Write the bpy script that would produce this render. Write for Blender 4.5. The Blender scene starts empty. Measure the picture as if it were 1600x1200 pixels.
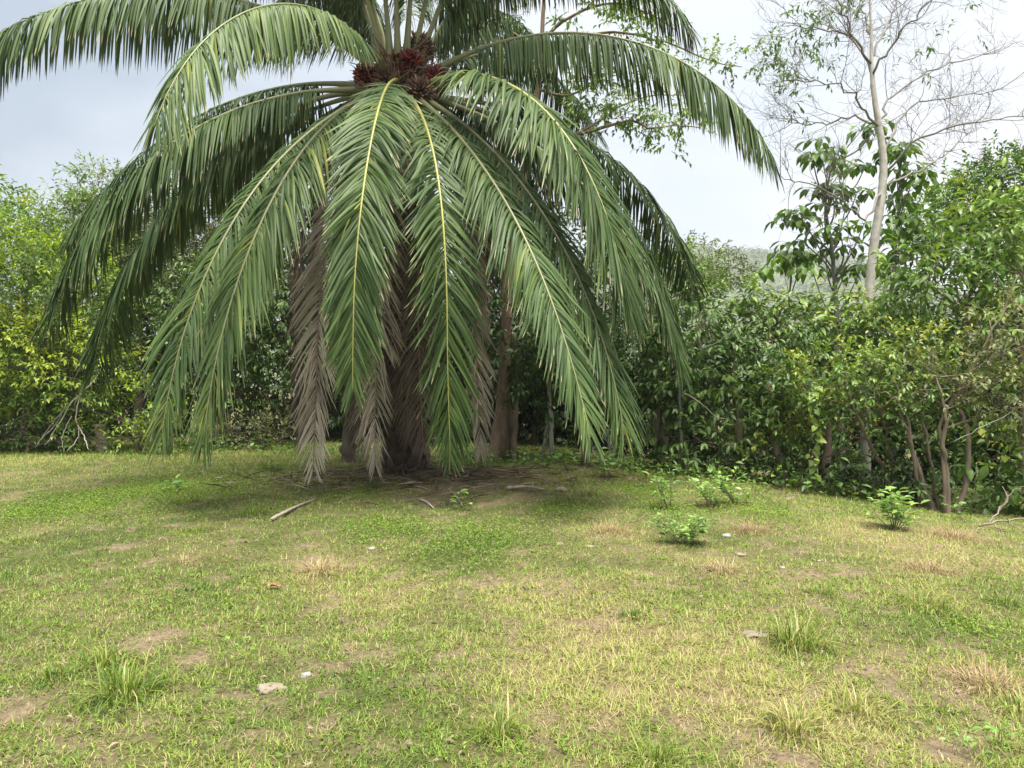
import bpy, math
import numpy as np
from mathutils import Vector, Matrix

# ------------------------------------------------------------------ camera, world, sun, exposure
scene = bpy.context.scene
COL = scene.collection
F = 1109.0                      # focal length in pixels of the 1600 px wide photograph
CAMZ = 1.6
HAZE = 0.00045
cam_data = bpy.data.cameras.new("camera")
cam = bpy.data.objects.new("camera", cam_data)
COL.objects.link(cam)
cam.location = (0, 0, CAMZ)
cam.rotation_euler = (math.radians(90), 0, 0)
cam_data.sensor_width = 36
cam_data.lens = 36 * F / 1600
cam_data.clip_end = 4000
scene.camera = cam

SUN_EL, SUN_AZ = 75.0, 170.0     # azimuth clockwise from +Y: the sun stands high behind the camera, a little to the right
world = bpy.data.worlds.new("World")
scene.world = world
world.use_nodes = True
wn, wl = world.node_tree.nodes, world.node_tree.links
wn.clear()
w_out = wn.new("ShaderNodeOutputWorld")
w_bg = wn.new("ShaderNodeBackground")
w_bg.inputs["Strength"].default_value = 0.1
w_sky = wn.new("ShaderNodeTexSky")
w_sky.sky_type = 'NISHITA'
w_sky.sun_disc = False
w_sky.sun_elevation = math.radians(SUN_EL)
w_sky.sun_rotation = math.radians(SUN_AZ)
w_sky.dust_density = 4.0
w_tc = wn.new("ShaderNodeTexCoord")
w_map = wn.new("ShaderNodeMapping")
w_map.inputs["Scale"].default_value = (1.0, 1.0, 2.2)
w_map.inputs["Location"].default_value = (0.35, 0.0, 0.1)
w_noise = wn.new("ShaderNodeTexNoise")
w_noise.inputs["Scale"].default_value = 2.3
w_noise.inputs["Detail"].default_value = 5
w_noise.inputs["Roughness"].default_value = 0.48
w_sep = wn.new("ShaderNodeSeparateXYZ")
w_add = wn.new("ShaderNodeMath"); w_add.operation = 'MULTIPLY_ADD'
w_add.inputs[1].default_value = 0.46
w_ramp = wn.new("ShaderNodeValToRGB")
cr = w_ramp.color_ramp
cr.elements[0].position = 0.22; cr.elements[0].color = (0.31, 0.38, 0.47, 1)
cr.elements[1].position = 0.72; cr.elements[1].color = (0.70, 0.725, 0.77, 1)
e = cr.elements.new(0.46); e.color = (0.55, 0.61, 0.69, 1)
w_scale = wn.new("ShaderNodeMix"); w_scale.data_type = 'RGBA'; w_scale.blend_type = 'MULTIPLY'
w_scale.inputs["Factor"].default_value = 1.0
w_scale.inputs["B"].default_value = (6.0, 6.0, 6.0, 1)
w_mix = wn.new("ShaderNodeMix"); w_mix.data_type = 'RGBA'
w_mix.inputs["Factor"].default_value = 0.93      # a closed cloud deck with a little clear sky behind it
wl.new(w_tc.outputs["Generated"], w_map.inputs["Vector"])
wl.new(w_map.outputs["Vector"], w_noise.inputs["Vector"])
wl.new(w_tc.outputs["Generated"], w_sep.inputs["Vector"])
wl.new(w_sep.outputs["X"], w_add.inputs[0])
wl.new(w_noise.outputs["Fac"], w_add.inputs[2])
wl.new(w_add.outputs[0], w_ramp.inputs["Fac"])
wl.new(w_ramp.outputs["Color"], w_scale.inputs["A"])
wl.new(w_sky.outputs["Color"], w_mix.inputs["A"])
wl.new(w_scale.outputs["Result"], w_mix.inputs["B"])
wl.new(w_mix.outputs["Result"], w_bg.inputs["Color"])
wl.new(w_bg.outputs["Background"], w_out.inputs["Surface"])

sun_data = bpy.data.lights.new("sun", 'SUN')
sun_data.energy = 5.0
sun_data.angle = math.radians(34)
sun_data.color = (1.0, 0.94, 0.82)
sun = bpy.data.objects.new("sun", sun_data)
COL.objects.link(sun)
el, az = math.radians(SUN_EL), math.radians(SUN_AZ)
to_sun = Vector((math.sin(az) * math.cos(el), math.cos(az) * math.cos(el), math.sin(el)))
sun.rotation_euler = to_sun.to_track_quat('Z', 'Y').to_euler()

scene.view_settings.view_transform = 'Standard'
scene.view_settings.look = 'None'
scene.view_settings.exposure = 1.28
scene.view_settings.gamma = 1.0

# ------------------------------------------------------------------ helpers
def ss(a, b, x):
    t = np.clip((x - a) / (b - a), 0, 1)
    return t * t * (3 - 2 * t)

def _hash(i, j, seed):
    h = np.sin(i * 127.1 + j * 311.7 + seed * 74.7) * 43758.5453
    return h - np.floor(h)

def vnoise(x, y, seed=0):
    i, j = np.floor(x), np.floor(y)
    u, v = x - i, y - j
    u, v = u * u * (3 - 2 * u), v * v * (3 - 2 * v)
    a, b = _hash(i, j, seed), _hash(i + 1, j, seed)
    c, d = _hash(i, j + 1, seed), _hash(i + 1, j + 1, seed)
    return (a * (1 - u) + b * u) * (1 - v) + (c * (1 - u) + d * u) * v

def fbm(x, y, seed=0, oct=3):
    s = 0; a = 0.5; n = 0
    for k in range(oct):
        s = s + a * vnoise(x * 2 ** k, y * 2 ** k, seed + k * 7); n += a; a *= 0.55
    return s / n

def height(x, y):
    x = np.asarray(x, float); y = np.asarray(y, float)
    z = -0.5 * ss(1, 9, x) * ss(4, 12, y)
    z = z - 0.9 * ss(13, 22, y) * ss(1, 7, x)
    z = z - 0.25 * ss(18, 40, y) * (1 - ss(1, 7, x))
    near = 1 - ss(25, 60, np.hypot(x, y))
    z = z + near * (0.10 * (fbm(x * .35, y * .35, 3) - .5) + 0.06 * (fbm(x * 1.9, y * 1.9, 5) - .5) + 0.035 * (fbm(x * 6, y * 6, 8) - .5) * (1 - ss(14, 22, np.hypot(x, y))))
    # old palm litter has raised the ground around the palm
    z = z + 0.10 * np.exp(-(((x + 1.85) / 1.7) ** 2 + ((y - 12.1) / 1.6) ** 2))
    return z

def ray(px, py, d):
    return np.array([(px - 800) / F * d, d, CAMZ + (600 - py) / F * d])

def ground(px, py):
    d = np.linspace(1.5, 60, 6000)
    x = (px - 800) / F * d; z = CAMZ + (600 - py) / F * d
    k = np.argmax(z < height(x, d))
    d0 = d[k]
    return np.array([x[k], d0, float(height(x[k], d0))])

def on_ground(px, d):
    x = (px - 800) / F * d
    return np.array([x, d, float(height(x, d))])

def unit(v):
    return v / np.maximum(np.linalg.norm(v, axis=-1, keepdims=True), 1e-9)

class MB:
    """collects vertices and faces of ONE mesh"""
    def __init__(s):
        s.v = []; s.f = {3: [], 4: []}; s.a = []; s.b = []; s.n = 0
    def add(s, v, faces, tint=0.5, along=0.0):
        v = np.asarray(v, float).reshape(-1, 3); n = len(v)
        s.v.append(v)
        for fc in faces:
            fc = np.asarray(fc, int)
            s.f[fc.shape[1]].append(fc + s.n)
        s.a.append(np.broadcast_to(np.asarray(tint, float), (n,)))
        s.b.append(np.broadcast_to(np.asarray(along, float), (n,)))
        s.n += n
        return s
    def tris(s):
        return sum(len(x) for x in s.f[3]) + 2 * sum(len(x) for x in s.f[4])
    def mesh(s, name, mat, origin=(0, 0, 0), smooth=False):
        me = bpy.data.meshes.new(name)
        v = np.concatenate(s.v) - np.asarray(origin, float)
        t = np.concatenate(s.f[3]) if s.f[3] else np.zeros((0, 3), int)
        q = np.concatenate(s.f[4]) if s.f[4] else np.zeros((0, 4), int)
        me.vertices.add(len(v)); me.vertices.foreach_set("co", v.astype(np.float32).ravel())
        me.loops.add(t.size + q.size)
        me.loops.foreach_set("vertex_index", np.concatenate([t.ravel(), q.ravel()]).astype(np.int32))
        me.polygons.add(len(t) + len(q))
        st = np.concatenate([np.arange(len(t)) * 3, t.size + np.arange(len(q)) * 4]).astype(np.int32)
        me.polygons.foreach_set("loop_start", st)
        if smooth:
            me.polygons.foreach_set("use_smooth", np.ones(len(t) + len(q), bool))
        at = me.attributes.new("tint", 'FLOAT', 'POINT'); at.data.foreach_set("value", np.concatenate(s.a).astype(np.float32))
        at = me.attributes.new("along", 'FLOAT', 'POINT'); at.data.foreach_set("value", np.concatenate(s.b).astype(np.float32))
        me.update(calc_edges=True)
        me.materials.append(mat)
        return me

def thing(name, label, cat, loc, group=None):
    o = bpy.data.objects.new(name, None)
    COL.objects.link(o)
    o.location = [float(c) for c in loc]; o.empty_display_size = 0.2
    o["label"] = label; o["category"] = cat
    if group: o["group"] = group
    return o

def part(name, mb, mat, parent, smooth=False, kind=None, label=None, root=None):
    origin = (root or parent).location
    o = bpy.data.objects.new(name, mb.mesh(name, mat, origin, smooth))
    COL.objects.link(o); o.parent = parent
    if kind: o["kind"] = kind
    if label: o["label"] = label
    return o

def single(name, mb, mat, label=None, cat=None, group=None, kind=None, loc=(0, 0, 0), smooth=False):
    o = bpy.data.objects.new(name, mb.mesh(name, mat, loc, smooth))
    COL.objects.link(o); o.location = [float(c) for c in loc]
    if label: o["label"] = label
    if cat: o["category"] = cat
    if group: o["group"] = group
    if kind: o["kind"] = kind
    return o

def smooth_path(pts, n):
    """Catmull-Rom through the points"""
    p = np.asarray(pts, float)
    p = np.vstack([2 * p[0] - p[1], p, 2 * p[-1] - p[-2]])
    m = len(p) - 3
    u = np.linspace(0, m - 1e-6, n); k = u.astype(int); t = (u - k)[:, None]
    a, b, c, d = p[k], p[k + 1], p[k + 2], p[k + 3]
    return 0.5 * (2 * b + (c - a) * t + (2 * a - 5 * b + 4 * c - d) * t ** 2 + (3 * b - a - 3 * c + d) * t ** 3)

def tube(mb, path, radii, sides=8, tint=0.5, along=None, rough=0.0, rng=None, flat=1.0, refdir=None):
    p = np.asarray(path, float); n = len(p)
    r = np.broadcast_to(np.asarray(radii, float), (n,))
    t = unit(np.gradient(p, axis=0))
    ref = np.array([0.31, 0.95, 0.1]) if refdir is None else np.asarray(refdir, float)
    u = unit(np.cross(t, ref)); w = np.cross(u, t)
    ang = np.linspace(0, 2 * np.pi, sides, endpoint=False)
    rr = np.ones((n, sides))
    if rough and rng is not None:
        rr += rough * rng.normal(0, 1, (n, sides))
    v = p[:, None] + (r[:, None] * rr)[..., None] * (np.cos(ang)[None, :, None] * u[:, None] + flat * np.sin(ang)[None, :, None] * w[:, None])
    i = np.arange(n - 1)[:, None] * sides; j = np.arange(sides)[None]; k = (j + 1) % sides
    q = np.stack([i + j, i + k, i + k + sides, i + j + sides], -1).reshape(-1, 4)
    verts = np.vstack([v.reshape(-1, 3), p[0] - t[0] * r[0] * .2, p[-1] + t[-1] * r[-1] * .6])
    m = n * sides
    c0 = np.stack([np.full(sides, m), k[0], j[0]], 1)
    c1 = np.stack([np.full(sides, m + 1), (n - 1) * sides + j[0], (n - 1) * sides + k[0]], 1)
    al = np.linspace(0, 1, n) if along is None else along
    al = np.concatenate([np.repeat(al, sides), [al[0], al[-1]]])
    mb.add(verts, [q, c0, c1], tint, al)

def leaves(mb, P, D, N, L, W, tint, bend=0.2, fold=0.25, res=1):
    """many folded, bent leaves: P base, D direction, N upper side"""
    P = np.asarray(P, float); n = len(P)
    if n == 0: return
    D = unit(D); S = unit(np.cross(D, N)); N = np.cross(S, D)
    L = np.broadcast_to(L, (n,))[:, None]; W = np.broadcast_to(W, (n,))[:, None]
    tint = np.broadcast_to(tint, (n,))
    if res == 0:
        tip = P + D * L - N * bend * L
        mid = P + D * L * .48
        l = mid + S * W * .5 + N * W * fold; r = mid - S * W * .5 + N * W * fold
        v = np.stack([P, l, tip, r], 1)
        base = np.arange(n)[:, None] * 4
        mb.add(v, [np.concatenate([base + [0, 1, 2], base + [0, 2, 3]])], np.repeat(tint, 4), np.tile([0, .5, 1, .5], n))
    elif res == 1:
        c = P + D * L * .5
        tip = P + D * L * .97 - N * bend * L
        l = P + D * L * .42 + S * W * .5 + N * W * fold; r = P + D * L * .42 - S * W * .5 + N * W * fold
        v = np.stack([P, l, c, r, tip], 1)
        base = np.arange(n)[:, None] * 5
        mb.add(v, [np.concatenate([base + [0, 1, 2], base + [0, 2, 3], base + [1, 4, 2], base + [2, 4, 3]])], np.repeat(tint, 5), np.tile([0, .5, .5, .5, 1], n))
    else:
        def q(t, s, lift):
            return P + D * L * t + S * W * s + N * (W * lift - bend * L * t * t)
        v = np.stack([P, q(.22, .36, fold * .7), q(.22, 0, 0), q(.22, -.36, fold * .7), q(.5, .5, fold), q(.5, 0, 0), q(.5, -.5, fold),
                      q(.8, .28, fold * .5), q(.8, 0, 0), q(.8, -.28, fold * .5), q(1, 0, 0)], 1)
        base = np.arange(n)[:, None] * 11
        tr = [[0, 1, 2], [0, 2, 3], [7, 10, 8], [8, 10, 9]]
        qd = [[1, 4, 5, 2], [2, 5, 6, 3], [4, 7, 8, 5], [5, 8, 9, 6]]
        mb.add(v, [np.concatenate([base + t for t in tr]), np.concatenate([base + t for t in qd])], np.repeat(tint, 11),
               np.tile([0, .2, .2, .2, .5, .5, .5, .8, .8, .8, 1], n))

# ------------------------------------------------------------------ materials
def new_mat(name):
    m = bpy.data.materials.new(name); m.use_nodes = True
    m.node_tree.nodes.clear()
    return m, m.node_tree.nodes, m.node_tree.links

def ramp(nodes, stops):
    r = nodes.new("ShaderNodeValToRGB"); c = r.color_ramp
    while len(c.elements) < len(stops): c.elements.new(0.5)
    for e, (p, col) in zip(c.elements, stops):
        e.position = p; e.color = (*col, 1)
    return r

def leaf_mat(name, stops, rough=0.45, trans=0.25, spec=0.5, tip=None, objrand=False, nscale=2.0):
    m, n, l = new_mat(name)
    out = n.new("ShaderNodeOutputMaterial")
    at = n.new("ShaderNodeAttribute"); at.attribute_name = "tint"
    fac = at.outputs["Fac"]
    geo = n.new("ShaderNodeNewGeometry")
    nz = n.new("ShaderNodeTexNoise"); nz.inputs["Scale"].default_value = nscale; nz.inputs["Detail"].default_value = 3
    l.new(geo.outputs["Position"], nz.inputs["Vector"])
    if objrand:
        oi = n.new("ShaderNodeObjectInfo"); fac = oi.outputs["Random"]
    ma = n.new("ShaderNodeMath"); ma.operation = 'MULTIPLY_ADD'
    sb = n.new("ShaderNodeMath"); sb.operation = 'SUBTRACT'; sb.inputs[1].default_value = 0.5
    l.new(nz.outputs["Fac"], sb.inputs[0]); l.new(sb.outputs[0], ma.inputs[0])
    ma.inputs[1].default_value = 0.55
    l.new(fac, ma.inputs[2])
    r = ramp(n, stops); l.new(ma.outputs[0], r.inputs["Fac"])
    col = r.outputs["Color"]
    if tip:
        a2 = n.new("ShaderNodeAttribute"); a2.attribute_name = "along"
        gt = n.new("ShaderNodeMapRange"); gt.inputs["From Min"].default_value = 0.86; gt.inputs["From Max"].default_value = 0.97
        l.new(a2.outputs["Fac"], gt.inputs["Value"])
        mx = n.new("ShaderNodeMix"); mx.data_type = 'RGBA'
        l.new(gt.outputs["Result"], mx.inputs["Factor"]); l.new(col, mx.inputs["A"]); mx.inputs["B"].default_value = (*tip, 1)
        col = mx.outputs["Result"]
    p = n.new("ShaderNodeBsdfPrincipled")
    p.inputs["Roughness"].default_value = rough
    p.inputs["Specular IOR Level"].default_value = spec
    l.new(col, p.inputs["Base Color"])
    t = n.new("ShaderNodeBsdfTranslucent")
    hs = n.new("ShaderNodeHueSaturation"); hs.inputs["Value"].default_value = 1.2; hs.inputs["Saturation"].default_value = 1.1
    l.new(col, hs.inputs["Color"]); l.new(hs.outputs["Color"], t.inputs["Color"])
    mix = n.new("ShaderNodeMixShader"); mix.inputs["Fac"].default_value = trans
    l.new(p.outputs[0], mix.inputs[1]); l.new(t.outputs[0], mix.inputs[2])
    l.new(mix.outputs[0], out.inputs["Surface"])
    return m

def bark_mat(name, c1, c2, c3=None, scale=6.0, rough=0.9, stretch=0.3):
    m, n, l = new_mat(name)
    out = n.new("ShaderNodeOutputMaterial"); p = n.new("ShaderNodeBsdfPrincipled")
    p.inputs["Roughness"].default_value = rough; p.inputs["Specular IOR Level"].default_value = 0.2
    geo = n.new("ShaderNodeNewGeometry"); mp = n.new("ShaderNodeMapping")
    mp.inputs["Scale"].default_value = (1, 1, stretch); l.new(geo.outputs["Position"], mp.inputs["Vector"])
    nz = n.new("ShaderNodeTexNoise"); nz.inputs["Scale"].default_value = scale; nz.inputs["Detail"].default_value = 6; nz.inputs["Roughness"].default_value = .65
    l.new(mp.outputs[0], nz.inputs["Vector"])
    st = [(0.3, c1), (0.62, c2)]
    if c3: st.append((0.72, c3))
    r = ramp(n, st); l.new(nz.outputs["Fac"], r.inputs["Fac"]); l.new(r.outputs["Color"], p.inputs["Base Color"])
    bp = n.new("ShaderNodeBump"); bp.inputs["Strength"].default_value = 0.6; bp.inputs["Distance"].default_value = 0.02
    l.new(nz.outputs["Fac"], bp.inputs["Height"]); l.new(bp.outputs[0], p.inputs["Normal"])
    l.new(p.outputs[0], out.inputs["Surface"])
    return m

M = {}
M['palm'] = leaf_mat("palm_leaflet", [(0.0, (.033, .060, .022)), (.45, (.062, .108, .036)), (.8, (.105, .162, .048)), (1.0, (.24, .26, .055))], rough=.52, trans=.14, spec=.24, tip=(.42, .37, .22))
M['palm_dead'] = leaf_mat("palm_dead", [(0.0, (.18, .148, .115)), (.5, (.33, .28, .228)), (1.0, (.54, .48, .405))], rough=.8, trans=.1, spec=.2)
M['palm_dead_dark'] = leaf_mat("palm_dead_dark", [(0.0, (.10, .075, .06)), (.5, (.17, .135, .11)), (1.0, (.28, .23, .19))], rough=.85, trans=.1, spec=.2)
M['rachis'] = leaf_mat("rachis", [(0.0, (.12, .13, .07)), (.4, (.20, .21, .09)), (.7, (.36, .35, .08)), (1.0, (.50, .46, .10))], rough=.45, trans=0.0, spec=.5)
M['rachis_dead'] = bark_mat("rachis_dead", (.14, .10, .08), (.30, .23, .19), None, 8)
M['petiole'] = bark_mat("petiole", (.16, .16, .11), (.27, .27, .20), None, 5)
M['palm_trunk'] = bark_mat("palm_trunk", (.035, .028, .022), (.10, .075, .055), None, 5)
M['fibre'] = bark_mat("fibre", (.09, .055, .035), (.26, .17, .11), None, 14, stretch=.15)
M['fruit'] = leaf_mat("fruit", [(0.0, (.035, .012, .010)), (.5, (.11, .014, .012)), (1.0, (.36, .03, .02))], rough=.5, trans=0, spec=.5, nscale=6)
M['fruit_old'] = leaf_mat("fruit_old", [(0.0, (.05, .03, .02)), (.6, (.16, .09, .055)), (1.0, (.28, .16, .10))], rough=.7, trans=0, nscale=6)
M['bark_brown'] = bark_mat("bark_brown", (.14, .10, .07), (.26, .19, .135), (.32, .25, .185), 5, stretch=.5)
M['bark_dark'] = bark_mat("bark_dark", (.06, .05, .04), (.15, .12, .09), None, 5)
M['bark_tan'] = bark_mat("bark_tan", (.115, .09, .065), (.22, .18, .135), None, 7)
M['bark_pale'] = bark_mat("bark_pale", (.30, .28, .25), (.50, .48, .44), (.62, .60, .56), 7, stretch=.7)
M['twig_brown'] = bark_mat("twig_brown", (.13, .10, .08), (.25, .21, .17), None, 7)
M['twig_grey'] = bark_mat("twig_grey", (.14, .13, .12), (.25, .235, .22), None, 7)
M['dead_wood'] = bark_mat("dead_wood", (.24, .22, .19), (.42, .39, .35), None, 9)
M['log'] = bark_mat("log", (.18, .15, .12), (.34, .30, .25), None, 12)
M['stump'] = bark_mat("stump", (.28, .21, .17), (.46, .37, .30), None, 8)
M['stone'] = bark_mat("stone", (.16, .135, .10), (.27, .23, .175), None, 12, stretch=1)
M['stone_white'] = bark_mat("stone_white", (.19, .175, .16), (.30, .285, .27), None, 12, stretch=1)
M['litter_red'] = leaf_mat("litter_red", [(0, (.22, .08, .04)), (1, (.36, .15, .07))], rough=.6, trans=.1)
M['lf_yellow'] = leaf_mat("leaf_yellow", [(0.0, (.035, .08, .012)), (.4, (.10, .19, .022)), (.75, (.25, .36, .03)), (1.0, (.38, .45, .05))], rough=.5, trans=.35, nscale=.9)
M['lf_light'] = leaf_mat("leaf_light", [(0.0, (.06, .12, .02)), (.5, (.12, .22, .035)), (1.0, (.24, .34, .06))], rough=.45, trans=.3, nscale=.9)
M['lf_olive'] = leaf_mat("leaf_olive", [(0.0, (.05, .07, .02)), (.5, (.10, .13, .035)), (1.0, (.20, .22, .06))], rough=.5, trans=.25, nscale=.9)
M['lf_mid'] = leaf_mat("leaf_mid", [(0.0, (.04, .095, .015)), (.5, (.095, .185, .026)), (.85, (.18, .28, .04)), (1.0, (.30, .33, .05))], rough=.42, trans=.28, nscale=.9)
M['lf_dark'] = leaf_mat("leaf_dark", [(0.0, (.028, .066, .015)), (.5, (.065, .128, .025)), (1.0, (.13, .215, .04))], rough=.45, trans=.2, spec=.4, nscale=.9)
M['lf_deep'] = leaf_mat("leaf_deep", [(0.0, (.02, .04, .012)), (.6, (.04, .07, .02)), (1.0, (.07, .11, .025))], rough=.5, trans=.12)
M['lf_far'] = leaf_mat("leaf_far", [(0.0, (.05, .08, .03)), (.5, (.09, .13, .05)), (1.0, (.16, .20, .09))], rough=.6, trans=.2, nscale=.5)
M['lf_sapling'] = leaf_mat("leaf_sapling", [(0.0, (.09, .19, .04)), (.5, (.16, .29, .06)), (1.0, (.28, .40, .10))], rough=.4, trans=.3, objrand=True)
M['lf_vine'] = leaf_mat("leaf_vine", [(0.0, (.14, .26, .04)), (1.0, (.34, .44, .08))], rough=.4, trans=.35, objrand=True)
M['grass'] = leaf_mat("grass_blade", [(0.0, (.085, .17, .022)), (.3, (.185, .275, .04)), (.55, (.31, .35, .085)), (.8, (.46, .41, .19)), (1.0, (.31, .22, .155))], rough=.55, trans=.3, spec=.3, nscale=1.2)
M['tuft'] = leaf_mat("tuft_blade", [(0.0, (.05, .12, .015)), (.4, (.12, .19, .025)), (.7, (.24, .28, .05)), (1.0, (.42, .36, .17))], rough=.5, trans=.3, spec=.35)
M['tuft_dry'] = leaf_mat("tuft_dry", [(0.0, (.15, .12, .05)), (.5, (.30, .22, .12)), (1.0, (.44, .35, .22))], rough=.7, trans=.25, spec=.2)
M['litter'] = leaf_mat("litter", [(0.0, (.06, .045, .035)), (.5, (.14, .105, .075)), (1.0, (.26, .205, .15))], rough=.85, trans=.05, spec=.2)

# ground: soil and thatch between the blades; its wear patches follow the vertex attributes 'tint' (dryness) and 'along' (bareness)
def ground_mat():
    m, n, l = new_mat("ground")
    out = n.new("ShaderNodeOutputMaterial"); p = n.new("ShaderNodeBsdfPrincipled")
    p.inputs["Roughness"].default_value = .95; p.inputs["Specular IOR Level"].default_value = .15
    geo = n.new("ShaderNodeNewGeometry")
    nz = n.new("ShaderNodeTexNoise"); nz.inputs["Scale"].default_value = 28; nz.inputs["Detail"].default_value = 8; nz.inputs["Roughness"].default_value = .75
    l.new(geo.outputs["Position"], nz.inputs["Vector"])
    a = n.new("ShaderNodeAttribute"); a.attribute_name = "tint"
    b = n.new("ShaderNodeAttribute"); b.attribute_name = "along"
    green = ramp(n, [(.3, (.035, .045, .015)), (.7, (.10, .11, .035))])
    dry = ramp(n, [(.3, (.09, .075, .04)), (.7, (.24, .195, .10))])
    soil = ramp(n, [(.3, (.10, .072, .05)), (.5, (.21, .155, .11)), (.7, (.36, .28, .20))])
    for r in (green, dry, soil): l.new(nz.outputs["Fac"], r.inputs["Fac"])
    m1 = n.new("ShaderNodeMix"); m1.data_type = 'RGBA'; m2 = n.new("ShaderNodeMix"); m2.data_type = 'RGBA'
    l.new(a.outputs["Fac"], m1.inputs["Factor"]); l.new(green.outputs[0], m1.inputs["A"]); l.new(dry.outputs[0], m1.inputs["B"])
    l.new(b.outputs["Fac"], m2.inputs["Factor"]); l.new(m1.outputs["Result"], m2.inputs["A"]); l.new(soil.outputs[0], m2.inputs["B"])
    l.new(m2.outputs["Result"], p.inputs["Base Color"])
    bp = n.new("ShaderNodeBump"); bp.inputs["Strength"].default_value = .8; bp.inputs["Distance"].default_value = .03
    l.new(nz.outputs["Fac"], bp.inputs["Height"]); l.new(bp.outputs[0], p.inputs["Normal"])
    l.new(p.outputs[0], out.inputs["Surface"])
    return m
M['ground'] = ground_mat()

# ------------------------------------------------------------------ the ground
def spots(lst):
    out = []
    for px, py, rp in lst:
        g = ground(px, py); r = rp / F * g[1]
        out.append((g[0], g[1], r, r * 1.5))
    return out
BARE = spots([(235, 1000, 60), (300, 1035, 30), (40, 1095, 60), (20, 1185, 80), (425, 1085, 40), (890, 988, 40), (1185, 994, 26), (700, 1105, 22),
              (1250, 1165, 40), (1500, 1180, 60), (515, 1075, 26), (1320, 893, 30), (750, 960, 16), (700, 762, 90), (560, 758, 40)])
DRY = spots([(500, 882, 80), (950, 822, 75), (1175, 822, 45), (1480, 855, 130), (1540, 1070, 130), (1300, 1125, 150), (1120, 880, 70), (830, 925, 110), (40, 940, 70),
             (290, 870, 45), (1440, 920, 90), (900, 1080, 140), (1100, 1040, 120), (620, 920, 90), (1350, 830, 90), (180, 960, 60), (950, 1000, 150)])
GREEN = spots([(250, 770, 230), (740, 845, 130), (560, 830, 110), (1000, 790, 100), (1500, 980, 90), (120, 850, 120), (330, 920, 90), (640, 1180, 130), (1050, 830, 60), (700, 890, 80)])
def field(lst, x, y):
    s = 0
    for cx, cy, rx, ry in lst:
        s = s + np.exp(-(((x - cx) / rx) ** 2 + ((y - cy) / ry) ** 2))
    return s
def dryness(x, y):
    d = 0.39 + 0.75 * (fbm(x * .8, y * .55, 11) - .5) + 0.55 * (fbm(x * 3.1, y * 2.5, 17) - .5)
    d = d + .42 * np.minimum(field(DRY, x, y), 1.2) - .34 * np.minimum(field(GREEN, x, y), 1.2)
    return np.clip(d, 0, 1)
def bareness(x, y):
    f_ = np.minimum(field(BARE, x, y), 1.1)
    n_ = fbm(x * 5.0, y * 4.0, 23, 4) - .5
    b = .68 * ss(.30, 1.0, f_ * .85 + n_ * 1.6)
    b = b + .5 * ss(.62, .80, fbm(x * 2.6, y * 2.0, 31, 4)) + .6 * ss(.60, .78, fbm(x * 7, y * 6, 37))
    return np.clip(b, 0, 1)

def axis(lo_far, lo, hi, hi_far, step, k):
    a = list(np.arange(lo, hi, step))
    s = step; v = lo
    left = []
    while v > lo_far: s *= k; v -= s; left.append(v)
    s = step; v = a[-1]; right = []
    while v < hi_far: s *= k; v += s; right.append(v)
    return np.array(left[::-1] + a + right)
gx = axis(-1000, -9, 9, 1000, .11, 1.12)
gy = axis(-300, 1.6, 16, 1250, .11, 1.12)
X, Y = np.meshgrid(gx, gy)
Z = height(X, Y)
nx, ny = len(gx), len(gy)
i = (np.arange(ny - 1)[:, None] * nx + np.arange(nx - 1)[None]).ravel()
mb = MB()
mb.add(np.stack([X, Y, Z], -1), [np.stack([i, i + 1, i + 1 + nx, i + nx], 1)], dryness(X.ravel(), Y.ravel()), bareness(X.ravel(), Y.ravel()))
single("ground", mb, M['ground'], kind="structure", smooth=True)

# ------------------------------------------------------------------ the distant wooded hill
rng = np.random.default_rng(5)
def hill_h(x, y):
    x, y = x / 2.2, y / 2.2                     # the hill stands about 770 m off
    a = 52 * np.exp(-(((x - 60) / 110) ** 2)) + 44 * np.exp(-(((x - 175) / 95) ** 2)) + 30 * np.exp(-(((x + 150) / 160) ** 2))
    return 2.2 * (-6 + a * np.exp(-(((y - 350) / 95) ** 2)) * (0.92 + .16 * fbm(x * .02, y * .02, 41)))
hx = np.linspace(-920, 920, 85); hy = np.linspace(420, 1230, 50)
X, Y = np.meshgrid(hx, hy)
i = (np.arange(49)[:, None] * 85 + np.arange(84)[None]).ravel()
mb = MB(); mb.add(np.stack([X, Y, hill_h(X, Y)], -1), [np.stack([i, i + 1, i + 86, i + 85], 1)], .5)
single("hill", mb, M['lf_far'], kind="structure", smooth=True)
# crowns of the wood on the hill: one mass
n = 3200
cx = rng.uniform(60, 560, n); cy = rng.uniform(560, 775, n)
cz = hill_h(cx, cy)
mb = MB()
rad = rng.uniform(2.2, 5.5, n)
K = 12
P = np.repeat(np.stack([cx, cy, cz + rad * .6], 1), K, 0) + rng.normal(0, 1, (n * K, 3)) * np.repeat(rad, K)[:, None] * np.array([.6, .6, .45])
D = unit(rng.normal(0, 1, (n * K, 3)) * [1, 1, .4])
leaves(mb, P, D, rng.normal(0, .4, (n * K, 3)) + [0, -.5, 1], np.repeat(rad, K) * .6, np.repeat(rad, K) * .4, np.clip(np.repeat(rng.uniform(0, 1, n), K) + rng.normal(0, .12, n * K), 0, 1), res=0)
single("hillside_wood", mb, M['lf_far'], kind="stuff", label="hazy grey green wood covering the far hillside", cat="wood")

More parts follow.
